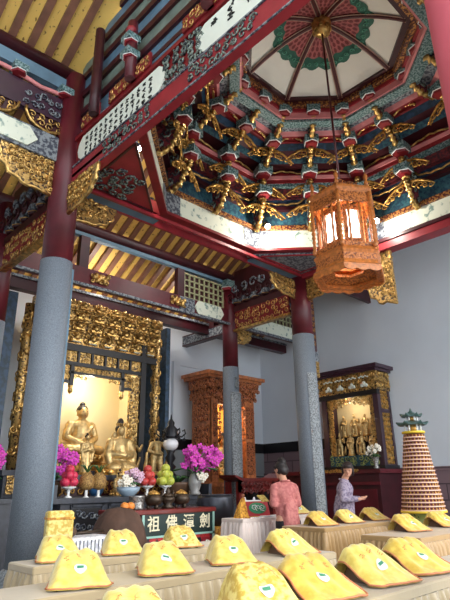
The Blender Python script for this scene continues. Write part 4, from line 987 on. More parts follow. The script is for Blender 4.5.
# ------------------------------------------------------------------ desks in front of the altar
t = thing('altar_desk', 'blue black carved altar desk right of the foremost column', 'desk', (4.9, 7.3, 0))
g = G(); g.box(3.62, 6.2, 7.05, 7.5, 0, 1.02); obj('desk_body', g, 'darkwood', t)
g = G(); g.box(3.45, 6.35, 6.98, 7.56, 1.02, 1.09); obj('desk_top', g, 'darkwood', t)
for x in (3.45, 6.28): g = G(); g.box(x, x+.07, 6.98, 7.56, 1.09, 1.26); obj('upturned_end', g, 'darkwood', t)
for k, x in enumerate((3.8, 4.4, 5.0, 5.6)):
    g = G(); g.mi = 1; g.box(x, x+.46, 7.03, 7.05, .62, .95); g.mi = 0; g.scrolls((x+.02, 7.03, .64), (1, 0, 0), (0, 0, 1), (0, -1, 0), .42, .29, .12, k, None, .016); obj('carved_panel', g, ['greypat', 'black'], t)
    g = G(); g.box(x-.02, x+.48, 7.025, 7.045, .97, 1.0); g.box(x-.02, x+.48, 7.025, 7.045, .56, .59); g.box(x-.03, x, 7.025, 7.045, .56, 1.0); g.box(x+.46, x+.49, 7.025, 7.045, .56, 1.0); obj('panel_frame', g, 'darkwood', t)
t = thing('offering_table', 'long dark table behind the carved desk carrying the gold statues', 'table', (5, 8.05, 0))
g = G(); g.box(3.9, 6.4, 7.9, 8.36, 1.34, 1.42); obj('table_top', g, 'darkwood', t)
g = G(); g.mi = 1; g.box(3.95, 6.35, 7.92, 7.96, 1.1, 1.34); g.mi = 0; g.scrolls((3.95, 7.91, 1.12), (1, 0, 0), (0, 0, 1), (0, -1, 0), 2.4, .2, .12, 5, None, .016); obj('carved_apron', g, ['gold_dull', 'maroon_dk'], t)
for x in (3.95, 6.25):
    for y in (7.96, 8.28): g = G(); g.box(x, x+.1, y, y+.1, 0, 1.34); obj('leg', g, 'darkwood', t)
# table with the four character sign
t = thing('sign_table', 'red brown table with a dark four character sign on its front', 'table', (4.65, 6.2, 0))
g = G(); g.bev(3.88, 5.42, 5.86, 6.5, .88, .94, .01); obj('table_top', g, 'redlac', t)
for x in (3.92, 5.3):
    for y in (5.92, 6.38): g = G(); g.box(x, x+.08, y, y+.08, 0, .88); obj('leg', g, 'redlac', t)
g = G(); g.box(3.94, 4.2, 5.93, 5.95, .3, .88); obj('side_panel', g, 'redlac', t)
g = G(); g.box(4.18, 5.36, 5.88, 5.9, .6, .9); sg = obj('sign_board', g, 'signgreen', t)
g = G(); g.box(4.15, 5.39, 5.87, 5.89, .88, .905); g.box(4.15, 5.39, 5.87, 5.89, .6, .625); g.box(4.15, 4.185, 5.87, 5.89, .3, .9); g.box(5.355, 5.39, 5.87, 5.89, .3, .9); obj('jade_border', g, 'signborder', sg)
for k, ch in enumerate('祖佛潭劍'):
    me = text_mesh(ch, .2, 'signink'); o = link('sign_character', me, sg); o.rotation_euler = (PI/2, 0, 0); o.location = Vector((4.33+k*.293, 5.874, .755))-wloc(sg)
g = G(); g.box(4.18, 5.36, 5.885, 5.905, .28, .6); fz = obj('figured_panel', g, 'dragonred', t)
g = G()
for k in range(6):
    g.mi = k % 2; g.box(4.22+k*.19, 4.36+k*.19, 5.872, 5.886, .4, .56); g.mi = 2; g.curl((4.29+k*.19, 5.87, .48), (1, 0, 0), (0, 0, 1), (0, -1, 0), .055, .012, k, k)
obj('figure', g, ['black', 'red', 'whitepaint'], fz)

# things on the desks
def fruit_pile(name, mt, loc, r, label, standlabel, group):
    x, y, z = loc
    t = thing('fruit_stand', standlabel, 'stand', (x, y, z))
    g = G(); g.lathe([(.05, 0), (.055, .012), (.02, .03), (.022, .1), (.06, .12), (.09, .13)], (x, y, z), 14); obj('stem', g, 'white', t)
    g = G(); g.lathe([(.06, .13), (.1, .135), (.105, .15), (.02, .15)], (x, y, z), 16); obj('dish', g, 'white', t)
    gg = G(); gg.ball((0, 0, 0), (r, r, r*.92), 14, 9); me = mesh(name, gg, mt); gs = G(); gs.tube([(0, 0, r*.85), (.004, 0, r*1.1)], .006, 5); ms = mesh('stalk', gs, 'potbrown')
    spots = [(math.cos(a)*r*1.22, math.sin(a)*r*1.22, r) for a in [k*PI*2/4+.4 for k in range(4)]]+[(math.cos(a)*r*.9, math.sin(a)*r*.9, r*2.35) for a in [k*PI*2/3 for k in range(3)]]+[(0, 0, r*3.7)]
    for p in spots:
        o = link(name, me, None, (x+p[0], y+p[1], z+.145+p[2])); tag(o, label, 'fruit', group); link('stalk', ms, o)
fruit_pile('dragon_fruit', 'pinkfruit', (3.8, 7.2, 1.09), .066, 'round pink fruit piled at the left end of the dark carved desk', 'white fruit stand under the pink fruit pile', 'pink fruit pile')
fruit_pile('apple', 'redfruit', (5.16, 7.2, 1.09), .07, 'round red fruit piled on a stand left of the green fruit', 'white fruit stand under the red fruit pile', 'red fruit pile')
fruit_pile('green_apple', 'greenfruit', (5.52, 7.2, 1.09), .075, 'round yellow green fruit piled on a stand left of the brown planter', 'white fruit stand under the yellow green fruit pile', 'green fruit pile')
for k, x in enumerate((4.07, 4.27)):
    t = thing('woven_cone', ['tan woven cone on a white stem right of the pink fruit', 'second tan woven cone, right of the first on the dark desk'][k], 'ornament', (x, 7.18, 1.09))
    g = G(); g.lathe([(.05, 0), (.02, .02), (.02, .12)], (x, 7.18, 1.09), 12); obj('stem', g, 'white', t)
    g = G(); g.lathe([(.02, .1), (.1, .13), (.115, .2), (.1, .28), (.06, .33), (.01, .35)], (x, 7.18, 1.09), 16); obj('cone', g, 'pineapple', t)
    g = G()
    for q in range(7): a = q*.9; g.tube([(x, 7.18, 1.43), (x+.06*math.cos(a), 7.18+.06*math.sin(a), 1.52), (x+.11*math.cos(a), 7.18+.11*math.sin(a), 1.54)], [.012, .01, .003], 4)
    obj('leaf_tuft', g, 'leaf', t)
# flowers
def blossom_mesh(mt, r, n=5, heart='gold_dull'):
    g = G()
    for k in range(n):
        a = k*2*PI/n; rm = Matrix.Rotation(a, 3, 'Z'); g.ball((math.cos(a)*r*.55, math.sin(a)*r*.55, r*.12), (r*.55, r*.4, r*.12), 8, 4, rm)
    g.mi = 1; g.ball((0, 0, r*.15), r*.2, 6, 4); return mesh('blossom', g, [mt, heart])
def bouquet(name, label, base, c, rad, n, me, seed, leafn=6, stem='leaf', group=None):
    t = thing(name, label, 'flowers', base, group); r = random.Random(seed)
    g = G(); P = []
    for k in range(n):
        while 1:
            v = Vector((r.uniform(-1, 1), r.uniform(-1, 1), r.uniform(-1, 1)))
            if v.length < 1: break
        p = Vector(c)+Vector((v.x*rad[0], v.y*rad[1], v.z*rad[2])); P.append(p)
        o = link('blossom', me, t, p-Vector(base)); d = Vector((r.uniform(-.6, .2), -1, r.uniform(-.3, .6))); o.rotation_euler = d.to_track_quat('Z', 'Y').to_euler()
    for p in P[::4]: m = (Vector(base)+p)/2+Vector((0, 0, .08)); g.tube([base, m, p], .006, 4)
    obj('stems', g, stem, t)
    for k in range(leafn):
        a = k*2*PI/leafn+seed; g = G(); b = Vector(base); L = rad[0]*.9
        for s in (-1, 1): pass
        P2 = [b, b+Vector((math.cos(a)*L*.5, math.sin(a)*L*.5, .1)), b+Vector((math.cos(a)*L, math.sin(a)*L, .06))]
        u = Vector((-math.sin(a), math.cos(a), 0)); w = (.01, .04, .004)
        g.loft([[p-u*q, p+Vector((0, 0, -.012)), p+u*q, p+Vector((0, 0, .004))] for p, q in zip(P2, w)], sm=True); obj('leaf', g, 'leaf', t)
    return t
BM = blossom_mesh('magenta', .06); BL = blossom_mesh('lilac', .045); BW = blossom_mesh('petal_w', .045, 6)
def vase(label, loc, prof, mt, name='vase', rim=None):
    t = thing(name, label, 'vase', loc); g = G(); g.lathe(prof, loc, 20); obj('vase_body', g, mt, t)
    g = G(); r, z = prof[-1]; g.tube([(loc[0]+r*math.cos(k*PI/8), loc[1]+r*math.sin(k*PI/8), loc[2]+z) for k in range(16)], .008, 5, closed=True); obj('rim', g, mt, t); return t
vase('tall grey vase holding the magenta orchids, right of the brown planter', (5.98, 7.0, 1.09), [(.09, 0), (.1, .02), (.08, .06), (.11, .16), (.1, .26), (.06, .34), (.075, .4)], 'greyvase')
bouquet('orchid_spray', 'large magenta orchid spray in the grey vase left of the middle column', (6.0, 7.0, 1.42), (6.08, 6.98, 1.68), (.48, .25, .22), 85, BM, 3)
bouquet('foliage_spray', 'white flowers with leaves around the neck of the grey vase', (6.0, 6.97, 1.36), (6.05, 6.93, 1.38), (.14, .1, .1), 12, BW, 4, 10)
t = thing('planter', 'dark brown oval planter with green plant behind the green fruit', 'planter', (5.86, 7.3, 1.09)); g = G(); g.lathe([(.14, 0), (.2, .03), (.24, .16), (.25, .2), (.22, .2)], (5.86, 7.3, 1.09), 20); obj('pot', g, 'potbrown', t)
g = G()
for k in range(16): a = k*.8; g.tube([(5.86, 7.3, 1.27), (5.86+.12*math.cos(a), 7.3+.12*math.sin(a), 1.38), (5.86+.22*math.cos(a), 7.3+.22*math.sin(a), 1.36)], [.02, .025, .004], 5)
obj('foliage', g, 'leaf', t)
vase('pale blue bowl of white and pale pink flowers on the dark desk', (4.77, 7.15, 1.09), [(.08, 0), (.1, .015), (.17, .08), (.18, .13)], 'porcelain', 'flower_bowl')
bouquet('white_flower_arrangement', 'white flowers at the left in the pale blue bowl', (4.75, 7.15, 1.2), (4.72, 7.1, 1.3), (.14, .12, .08), 18, BW, 8)
bouquet('pink_flower_arrangement', 'pale pink flowers rising at the right of the pale blue bowl', (4.82, 7.17, 1.2), (4.92, 7.2, 1.38), (.17, .14, .12), 40, BL, 9)
vase('blue glazed pot below the slim white and gold figure', (4.55, 7.72, 1.1), [(.07, 0), (.11, .06), (.12, .14), (.09, .2)], 'bluepot', 'blue_pot')
g = G(); g.box(3.7, 6.3, 7.57, 7.88, 1.0, 1.1); o = obj('back_shelf', g, 'darkwood', origin=(5, 7.6, 1.0)); tag(o, 'narrow dark shelf between the carved desk and the statue table', 'shelf')
for k in range(2):
    x = (3.78, 2.82)[k]
    vase(['dark pot of magenta orchids just right of the foremost column', 'dark pot of magenta orchids at the left edge, left of the foremost column'][k], (x, 7.62, 1.1), [(.07, 0), (.11, .08), (.1, .22)], 'bronze', 'orchid_pot')
    bouquet('orchid_spray', ['small magenta orchid spray just right of the foremost column', 'magenta orchid spray at the left edge beside the foremost column'][k], (x, 7.65, 1.3), (x+(.12, -.02)[k], 7.6, 1.62), (.2, .15, .2), 30, BM, 5+k)
g = G(); g.box(2.3, 3.3, 7.3, 7.72, 0, 1.1); o = obj('side_table', g, 'darkwood', origin=(2.8, 7.6, 0)); tag(o, 'dark side table left of the foremost column', 'table'); g = G(); g.box(2.26, 3.34, 7.26, 7.74, 1.04, 1.1); obj('table_top', g, 'darkwood', o)
# items on the sign table
def cup(label, x, y, z, prof, mt, name, cat, extra=None):
    t = thing(name, label, cat, (x, y, z)); g = G(); g.lathe(prof, (x, y, z), 20); obj('vessel', g, mt, t); return t
t = cup('pewter cup with engraved side on the sign table', 4.2, 6.08, .94, [(.07, 0), (.1, .01), (.09, .03), (.1, .15), (.11, .17), (.09, .17)], 'pewter', 'offering_cup', 'cup')
for k, (x, lab) in enumerate(((4.47, 'round bronze censer left of the spired censer on the sign table'), (4.95, 'round bronze censer right of the spired censer on the sign table'))):
    t = thing('incense_burner', lab, 'censer', (x, 6.08, .94)); g = G(); g.lathe([(.05, .04), (.1, .06), (.125, .12), (.1, .17), (.08, .18)], (x, 6.08, .94), 20); obj('censer_bowl', g, 'bronze', t)
    g = G(); g.lathe([(.085, .18), (.09, .19), (.05, .22), (.015, .24)], (x, 6.08, .94), 16); obj('lid', g, 'gold_dull', t)
    for q in range(3): a = q*2*PI/3-PI/2; g = G(); g.lathe([(.02, 0), (.025, .02), (.015, .07)], (x+.07*math.cos(a), 6.08+.07*math.sin(a), .94), 8); obj('leg', g, 'bronze', t)
    for sx in (-1, 1): g = G(); g.tube([(x+sx*.11, 6.08, 1.08), (x+sx*.15, 6.08, 1.12), (x+sx*.14, 6.08, 1.17)], .014, 6); obj('handle', g, 'bronze', t)
t = thing('spired_censer', 'bronze censer with spired lid between the two round censers', 'censer', (4.71, 6.08, .94))
g = G(); g.lathe([(.08, 0), (.09, .02), (.05, .05), (.1, .1), (.1, .14), (.07, .15)], (4.71, 6.08, .94), 18); obj('censer_bowl', g, 'bronze', t)
g = G(); g.lathe([(.085, .15), (.07, .18), (.03, .2), (.04, .22), (.012, .26), (.004, .28)], (4.71, 6.08, .94), 16); obj('spired_lid', g, 'bronze', t)
for k, x in enumerate((3.96, 4.05)):
    g = G(); g.ball((0, 0, 0), (.055, .055, .05), 14, 9); o = obj('orange_fruit', g, 'orange', None, (x, 6.0, .99), local=True); tag(o, ['orange at the left end of the sign table', 'orange beside the pewter cup on the sign table'][k], 'fruit', 'oranges on the sign table'); g = G(); g.tube([(0, 0, .045), (.003, 0, .06)], .005, 5); obj('stalk', g, 'leaf', o, local=True)
t = thing('tower_lamp', 'black tiered tower lamp with a white globe and hanging bells right of the altar', 'lamp', (6.02, 7.72, 1.1))
x, y = 6.02, 7.72
g = G(); g.lathe([(.14, 1.1), (.15, 1.14), (.07, 1.2), (.11, 1.28), (.06, 1.34), (.11, 1.42), (.06, 1.48), (.11, 1.56), (.05, 1.62), (.1, 1.7), (.06, 1.78), (.09, 1.84)], (x, y, 0), 16); obj('tiered_stem', g, 'black_m', t)
g = G(); g.ball((x, y, 1.95), (.14, .14, .12), 18, 12); obj('globe', g, 'glass', t)
g = G(); g.lathe([(.15, 2.05), (.17, 2.08), (.12, 2.15), (.14, 2.2), (.06, 2.28), (.07, 2.33), (.02, 2.4), (.01, 2.48)], (x, y, 0), 16); obj('spired_cap', g, 'black_m', t)
for q in range(6):
    a = q*PI/3+.5; d = Vector((math.cos(a), math.sin(a), 0)); o0 = Vector((x, y, 2.1)); g = G()
    g.tube([o0+d*.12, o0+d*.2+Vector((0, 0, -.02)), o0+d*.27+Vector((0, 0, .04)), o0+d*.25+Vector((0, 0, .11)), o0+d*.21+Vector((0, 0, .08))], .014, 6); ar = obj('curled_arm', g, 'black_m', t)
    g = G(); g.lathe([(.03, 0), (.026, .03), (.01, .055)], o0+d*.25+Vector((0, 0, -.09)), 8); g.tube([o0+d*.25+Vector((0, 0, -.04)), o0+d*.25+Vector((0, 0, .02))], .004, 4); obj('bell', g, 'black_m', ar)
# big bowl bell on a gold draped stand
t = thing('bowl_stand', 'stand draped in gold brocade cloth under the dark bowl bell', 'stand', (5.75, 6.24, 0))
g = G(); n = 48
for z0, z1, w in ((.64, .68, 0),): pass
ringz = [(.3, 0.0), (.3, .3), (.29, .62), (.26, .66), (.0, .66)]
rings = []
for (r, z) in [(.33, .0), (.325, .3), (.31, .6), (.29, .655), (.01, .66)]:
    ring = []
    for k in range(n):
        a = 2*PI*k/n; m = max(abs(math.cos(a)), abs(math.sin(a))); q = r/(m**.75); fold = .012*math.sin(k*1.9)*(1 if z < .6 else 0); ring.append((5.75+(q+fold)*math.cos(a), 6.24+(q+fold)*math.sin(a), z))
    rings.append(ring)
g.loft(rings, sm=True); obj('brocade_drape', g, 'goldcloth', t)
t = thing('bowl_bell', 'large dark bronze bowl bell beside the middle column', 'bell', (5.75, 6.24, .66))
g = G(); g.lathe([(.12, 0), (.2, .03), (.265, .14), (.285, .26), (.275, .38), (.265, .43), (.25, .43), (.258, .38), (.265, .26), (.24, .14), (.01, .05)], (5.75, 6.24, .66), 32); obj('bowl', g, 'bowl', t)
g = G(); g.tube([(5.75+.262*math.cos(k*PI/16), 6.24+.262*math.sin(k*PI/16), 1.09) for k in range(32)], .012, 6, closed=True); obj('rim', g, 'bowl', t)
# brown covered drum, on a low stand
t = thing('covered_drum', 'rounded drum under a brown velvet cover, right of the white striped box', 'drum', (3.24, 5.0, 0))
g = G(); n = 40; rings = []
for (r, z) in [(.3, .62), (.29, .7), (.26, .82), (.21, .93), (.13, 1.0), (.01, 1.02)]:
    rings.append([(3.24+(r+.014*math.sin(k*1.7+z*3)*(z < .95))*math.cos(2*PI*k/n), 5.0+(r+.014*math.sin(k*1.7))*math.sin(2*PI*k/n), z+.02*math.sin(k*.6)*(z < .95)) for k in range(n)])
g.loft(rings, sm=True); obj('velvet_cover', g, 'browncloth', t)
g = G(); g.lathe([(.26, 0), (.27, .05), (.2, .1), (.2, .55), (.27, .6), (.27, .66)], (3.24, 5.0, 0), 24); obj('drum_stand', g, 'goldcloth', t)
t = thing('striped_box', 'white striped cloth covered box behind the back left table', 'box', (2.62, 4.62, 0))
g = G(); g.bev(2.4, 2.86, 4.45, 4.8, 0, .8, .015); obj('box_body', g, 'paper', t)
g = G()
for k in range(12): g.box(2.42+k*.037, 2.428+k*.037, 4.445, 4.45, .3, .78)
obj('stripe', g, 'greypat', t)
t = thing('mallet', 'wooden mallet lying on the white striped box', 'mallet', (2.6, 4.6, .8))
g = G(); g.tube([(2.5, 4.6, .83), (2.86, 4.68, .83)], .014, 8); obj('handle', g, 'bronze', t)
g = G(); g.ball((2.48, 4.6, .845), (.06, .045, .045), 12, 8); obj('head', g, 'potbrown', t)
t = thing('brocade_box', 'upright box wrapped in pale yellow floral brocade beside the foremost column', 'box', (2.36, 4.5, 0))
g = G(); g.bev(2.2, 2.42, 4.42, 4.58, .0, 1.03, .015); g.turn(-.3, (2.3, 4.5)); obj('wrapped_body', g, 'yelloww', t)
g = G(); g.bev(2.194, 2.426, 4.414, 4.586, .96, .98, .004); g.turn(-.3, (2.3, 4.5)); obj('gold_band', g, 'goldcloth', t)
# red altar table in front of the wooden shrine
t = thing('red_altar_table', 'dark red altar table with upturned ends below the wooden shrine', 'table', (8.2, 7.8, 0))
g = G(); g.loft([[(7.3, y, 1.38+.0), (7.5, y, 1.3), (8.5, y, 1.3), (8.72, y, 1.42), (8.74, y, 1.46), (8.5, y, 1.36), (7.5, y, 1.36), (7.28, y, 1.42)] for y in (7.35, 7.8)]); obj('table_top', g, 'redlac', t)
g = G(); g.scrolls((7.45, 7.36, 1.08), (1, 0, 0), (0, 0, 1), (0, -1, 0), 1.0, .2, .11, 3, None, .016); g.box(7.42, 8.45, 7.38, 7.42, 1.1, 1.3); obj('carved_apron', g, 'redlac', t)
for x in (7.42, 8.36):
    for y in (7.38, 7.68): g = G(); g.box(x, x+.09, y, y+.09, 0, 1.3); obj('leg', g, 'redlac', t)
t = thing('black_cabinet', 'low black cabinet under the dark red altar table', 'cabinet', (8.2, 8.2, 0))
g = G(); g.box(8.2, 9.4, 7.95, 8.4, 0, 1.1); obj('cabinet_body', g, 'black', t); g = G(); g.box(8.17, 9.43, 7.92, 8.43, 1.1, 1.14); obj('cabinet_top', g, 'black', t)
# white flowers in a glass vase by the right shrine
vase('clear glass vase of white flowers on the counter at the right shrine', (9.72, 5.78, 1.5), [(.05, 0), (.055, .02), (.04, .08), (.07, .22)], 'pewter', 'flower_vase')
bouquet('white_flower_spray', 'white flowers with green leaves beside the right shrine', (9.72, 5.78, 1.68), (9.7, 5.8, 1.86), (.12, .16, .14), 24, BW, 21, 8)
# ------------------------------------------------------------------ cloth covered tables
def cloth_table(x0, x1, y0, y1, z, label, mt='cloth', seed=0, grp=None):
    t = thing('cloth_covered_table', label, 'table', ((x0+x1)/2, (y0+y1)/2, 0), grp)
    g = G(); g.bev(x0-.008, x1+.008, y0-.008, y1+.008, z-.05, z, .008); obj('cloth_top', g, mt, t)
    # pleated skirt round the edge
    g = G(); r = random.Random(seed); ring = []
    per = [((x0, y0), (x1, y0), (0, -1)), ((x1, y0), (x1, y1), (1, 0)), ((x1, y1), (x0, y1), (0, 1)), ((x0, y1), (x0, y0), (-1, 0))]
    P = []
    for a, b, n in per:
        L = math.hypot(b[0]-a[0], b[1]-a[1]); m = max(8, int(L/.0125))
        ph = r.uniform(0, 6)
        for k in range(m): s = k/m; P.append((a[0]+(b[0]-a[0])*s, a[1]+(b[1]-a[1])*s, n, s*L+ph))
    rows = []
    for zi, amp in ((z-.045, .003), (z-.1, .015), (z*.5, .026), (.03, .03)):
        rows.append([(px+n[0]*(.004+amp*(1+math.sin(s*92+1.5*math.sin(s*13)+.9*math.sin(s*31)+seed))), py+n[1]*(.004+amp*(1+math.sin(s*92+1.5*math.sin(s*13)+.9*math.sin(s*31)+seed))), zi) for px, py, n, s in P])
    g.loft(rows, sm=True, cap=False); obj('pleated_skirt', g, mt, t)
    g = G()
    for x in (x0+.04, x1-.07):
        for y in (y0+.04, y1-.07): g.box(x, x+.03, y, y+.03, 0, z-.05)
    return t
TZ = .75
cloth_table(.35, 3.75, 1.37, 1.75, TZ, 'nearest beige cloth covered bench table along the bottom edge', 'cloth', 1)
cloth_table(-.6, 3.43, 2.45, 2.83, TZ, 'second beige cloth covered bench table from the front, with four yellow covers', 'cloth', 2)
cloth_table(1.62, 3.5, 3.43, 3.8, TZ, 'beige cloth covered table at the back left, beside the foremost column', 'cloth', 3)
cloth_table(5.2, 7.15, 3.83, 4.45, TZ, 'backlit tan cloth covered table at the right holding three yellow covers in a row', 'cloth_backlit', 4)
cloth_table(4.72, 6.5, 2.45, 3.05, TZ, 'backlit tan cloth covered table at the right edge in front of the cone tower', 'cloth_backlit', 5)
cloth_table(5.3, 7.1, 5.22, 5.62, .8, 'ivory cloth covered table where the person in pink shirt stands', 'cloth_w', 6)

# ------------------------------------------------------------------ yellow satin covers on book rests
def cover_pt(u, v, W=.172, D=.16, H=.155, drop=1.0, ph=0, off=0):
    if drop > .8: prof = [(-D, .012), (-D*.97, .035), (-D*.6, .08), (-D*.12, .13), (D*.28, H*1.0), (D*.62, H*.97), (D*.88, H*.7), (D, H*.35), (D*1.05, .012)]
    else: prof = [(-D*1.1, .012), (-D*.82, .03), (-D*.36, .07), (D*.06, .12), (D*.42, H), (D*.66, H*.97), (D*.86, H*.72), (D*1.02, H*.35), (D*1.1, .012)]
    t = v*(len(prof)-1); i = min(int(t), len(prof)-2); f = t-i
    def cr(a, b, c, d, f): return .5*((2*b)+(-a+c)*f+(2*a-5*b+4*c-d)*f*f+(-a+3*b-3*c+d)*f**3)
    q = [prof[max(0, i-1)], prof[i], prof[i+1], prof[min(len(prof)-1, i+2)]]
    y = cr(*[p[0] for p in q], f); z = cr(*[p[1] for p in q], f)
    w = W*(1-.22*min(1, v/.55)**1.6)
    s = abs(u); sd = max(0, (s-.35)/.65); e = sd**3.0*drop
    # rounded front corners
    y += .05*max(0, (s-.7)/.3)**2*max(0, 1-v*3)
    x = math.copysign(s*w*(1-.08*sd*drop), u)
    z2 = z*(1-e)+.012*e
    wr = (.006*math.sin(7*u+9*v+ph)+.005*math.sin(15*u-6*v+2.3*ph)+.0035*math.sin(23*v+9*u+ph*1.7))*min(1, z2*14)*(1-.55*v)
    return Vector((x, y+wr*.5, max(.004, z2+wr)+off))
def make_cover(idx, drop, mt):
    ph = idx*1.37
    f = lambda u, v, off=0: cover_pt(u, v, drop=drop, ph=ph, off=off)
    g = G(); NU, NV = 28, 26
    top = [[f(-1+2*a/NU, b/NV) for a in range(NU+1)] for b in range(NV+1)]
    g.loft(top, closed=False, cap=False, sm=True)
    g.loft([[p+Vector((0, 0, -.004)) for p in r] for r in top], closed=False, cap=False, sm=True)
    root = None
    me = mesh('satin_cloth', g, mt)
    g = G(); P = [f(-1, v/10*.8) for v in range(8, 0, -1)]+[f(-1+2*a/20, 0) for a in range(21)]+[f(1, v/10*.8) for v in range(1, 9)]
    g.tube([p+Vector((0, 0, .003)) for p in P], .0045, 6); pip = mesh('piping', g, 'piping')
    def patch(g, uc, vc, ru, rv, n=20, off=.004):
        b = [f(uc+ru*math.cos(2*PI*k/n), vc+rv*math.sin(2*PI*k/n), off) for k in range(n)]; m = [f(uc+ru*.5*math.cos(2*PI*k/n), vc+rv*.5*math.sin(2*PI*k/n), off) for k in range(n)]
        g.loft([b, m], sm=True, cap=False); i = g.pts(m); g.face([i+k for k in range(n)], True)
    g = G()
    patch(g, 0, .255, .19, .042)
    g.mi = 1; q = [f(-.1, .252, .008), f(.1, .252, .008), f(.1, .274, .008), f(-.1, .274, .008)]; g.face([g.pts(q)+k for k in range(4)])
    emb = mesh('lotus_emblem', g, ['emb_white', 'emb_green'])
    red = []; r = random.Random(idx)
    for sx in (-.42, 0, .42):
        g = G()
        for k in range(3):
            u0 = sx+r.uniform(-.07, .07); v0 = .37+k*.016-abs(sx)*.05; du = r.uniform(-.06, .06)
            g.tube([f(u0-.05, v0, .004), f(u0+du, v0+.006, .005), f(u0+.05, v0+r.uniform(-.01, .02), .004)], .0018, 4)
        red.append(mesh('embroidered_mark', g, 'emb_red'))
    g = G()
    g.hexa([(-.11, -.12, 0), (.11, -.12, 0), (.09, .14, 0), (-.09, .14, 0), (-.105, -.11, .015), (.105, -.11, .015), (.07, .08, .1), (-.07, .08, .1)])
    rest = mesh('book_rest', g, 'potbrown')
    return me, pip, emb, rest, *red
VAR = [make_cover(0, 1.0, 'yellow'), make_cover(1, .92, 'yellow'), make_cover(2, 1.0, 'yelloww'), make_cover(3, .5, 'yellow'), make_cover(4, .42, 'yellow_dp'), make_cover(5, .38, 'yellow_dp')]
def cover(var, x, y, rz, label, z=TZ, s=1.0):
    t = thing('yellow_cover', label, 'cover', (x, y, z), 'yellow satin covers on the tables'); t.rotation_euler.z = rz; t.scale = (s, s, s)
    for n, m in zip(('satin_cloth', 'piping', 'lotus_emblem', 'book_rest', 'embroidered_mark', 'embroidered_mark', 'embroidered_mark'), VAR[var]): link(n, m, t)
YB, YC, YA = 2.62, 3.6, 1.58
cover(0, 1.47, YB, -.38, 'leftmost yellow cover on the second bench table, front left of the column')
cover(1, 2.0, YB, -.42, 'second yellow cover from the left on the second bench table')
cover(0, 2.53, YB, -.45, 'third yellow cover on the second bench table, with a folded open left side', s=.98)
cover(3, 3.13, YB, -.15, 'yellow cover at the right end of the second bench table, before the person in pink', s=1.0)
cover(1, 1.86, YC, -.3, 'leftmost yellow cover on the back left table, touching the foremost column')
cover(0, 2.36, YC, -.38, 'middle yellow cover on the back left table, before the brown drum')
cover(2, 2.93, YC, -.4, 'yellow cover at the right end of the back left table, before the four character sign')
cover(1, 1.1, YA, -.35, 'yellow cover cut off by the bottom edge, leftmost on the nearest table', s=.9)
cover(2, 1.68, YA, -.45, 'yellow brocade cover at the bottom center on the nearest table')
cover(4, 2.05, YA, -.2, 'deep yellow cover between the bottom center cover and the right pair')
cover(3, 2.53, YA, -.22, 'yellow cover left of the right hand pair on the nearest table', s=1.02)
cover(4, 2.96, YA, -.25, 'yellow cover at the right edge on the nearest table', s=1.02)
cover(4, 5.5, 4.1, -.2, 'leftmost yellow cover on the tan table beside the right column')
cover(3, 6.08, 4.1, -.2, 'middle of three yellow covers on the tan table, before the person in lavender')
cover(4, 6.7, 4.1, -.2, 'rightmost of three yellow covers on the tan table before the maroon counter')
cover(5, 5.36, 2.88, -.25, 'deep yellow cover on the right edge table, left of the cone tower base')
cover(5, 6.12, 2.88, -.2, 'deep yellow cover at the right edge of the picture beside the cone tower base')
cover(3, 6.72, 5.42, -.2, 'yellow cover on the ivory table right of the person in pink shirt', .8)

# ------------------------------------------------------------------ things on the ivory table
t = thing('picture_board', 'leaning board with red and green picture and white edge on the ivory table', 'picture', (5.72, 5.42, .8))
rm = Matrix.Translation((5.75, 5.38, .81)) @ Matrix.Rotation(-.5, 4, 'Z') @ Matrix.Rotation(-.55, 4, 'X')
g = G(); g.box(-.16, .2, 0, .02, 0, .24); g.tf(rm); obj('board', g, 'bookred', t)
g = G(); g.prism([(.03+.13*math.cos(k*PI/8), .12+.085*math.sin(k*PI/8)) for k in range(16)], (0, -.004, 0), (1, 0, 0), (0, 0, 1), (0, 1, 0), .006); g.tf(rm); obj('green_swirl', g, 'bookgreen', t)
g = G()
for k in range(3): g.curl((-.02+k*.06, -.01, .12), (1, 0, 0), (0, 0, 1), (0, -1, 0), .05, .008, k, k)
g.tf(rm); obj('white_swirl', g, 'white', t)
g = G(); g.box(-.2, -.15, -.01, .025, 0, .25); g.tf(rm); obj('white_edge', g, 'white', t)
g = G(); g.box(-.16, .2, -.002, .022, .225, .245); g.tf(rm); obj('top_edge', g, 'white', t)
t = thing('yellow_bag', 'upright orange yellow cloth bag left of the picture board', 'bag', (5.46, 5.4, .8)); g = G(); g.loft([[(5.38, 5.34, .8), (5.55, 5.34, .8), (5.55, 5.48, .8), (5.38, 5.48, .8)], [(5.42, 5.38, .95), (5.54, 5.38, .95), (5.54, 5.44, .95), (5.42, 5.44, .95)], [(5.49, 5.4, 1.06), (5.53, 5.4, 1.06), (5.53, 5.42, 1.06), (5.49, 5.42, 1.06)]]); obj('bag_body', g, 'goldcloth', t); g = G(); g.tube([(5.5, 5.41, 1.05), (5.48, 5.4, 1.1), (5.52, 5.4, 1.1), (5.52, 5.41, 1.05)], .006, 5); obj('tie', g, 'piping', t)
for k, (x, y, lab) in enumerate(((5.72, 5.58, 'left white folded paper peak behind the picture board'), (5.9, 5.57, 'right white folded paper peak behind the picture board'))):
    g = G(); g.loft([[(x-.07, y-.04, .8), (x+.07, y-.04, .8), (x+.07, y+.03, .8), (x-.07, y+.03, .8)], [(x-.012, y-.004, 1.06), (x+.012, y-.004, 1.06), (x+.012, y+.004, 1.06), (x-.012, y+.004, 1.06)]]); o = obj('folded_paper', g, 'paper', origin=(x, y, .8)); tag(o, lab, 'paper')
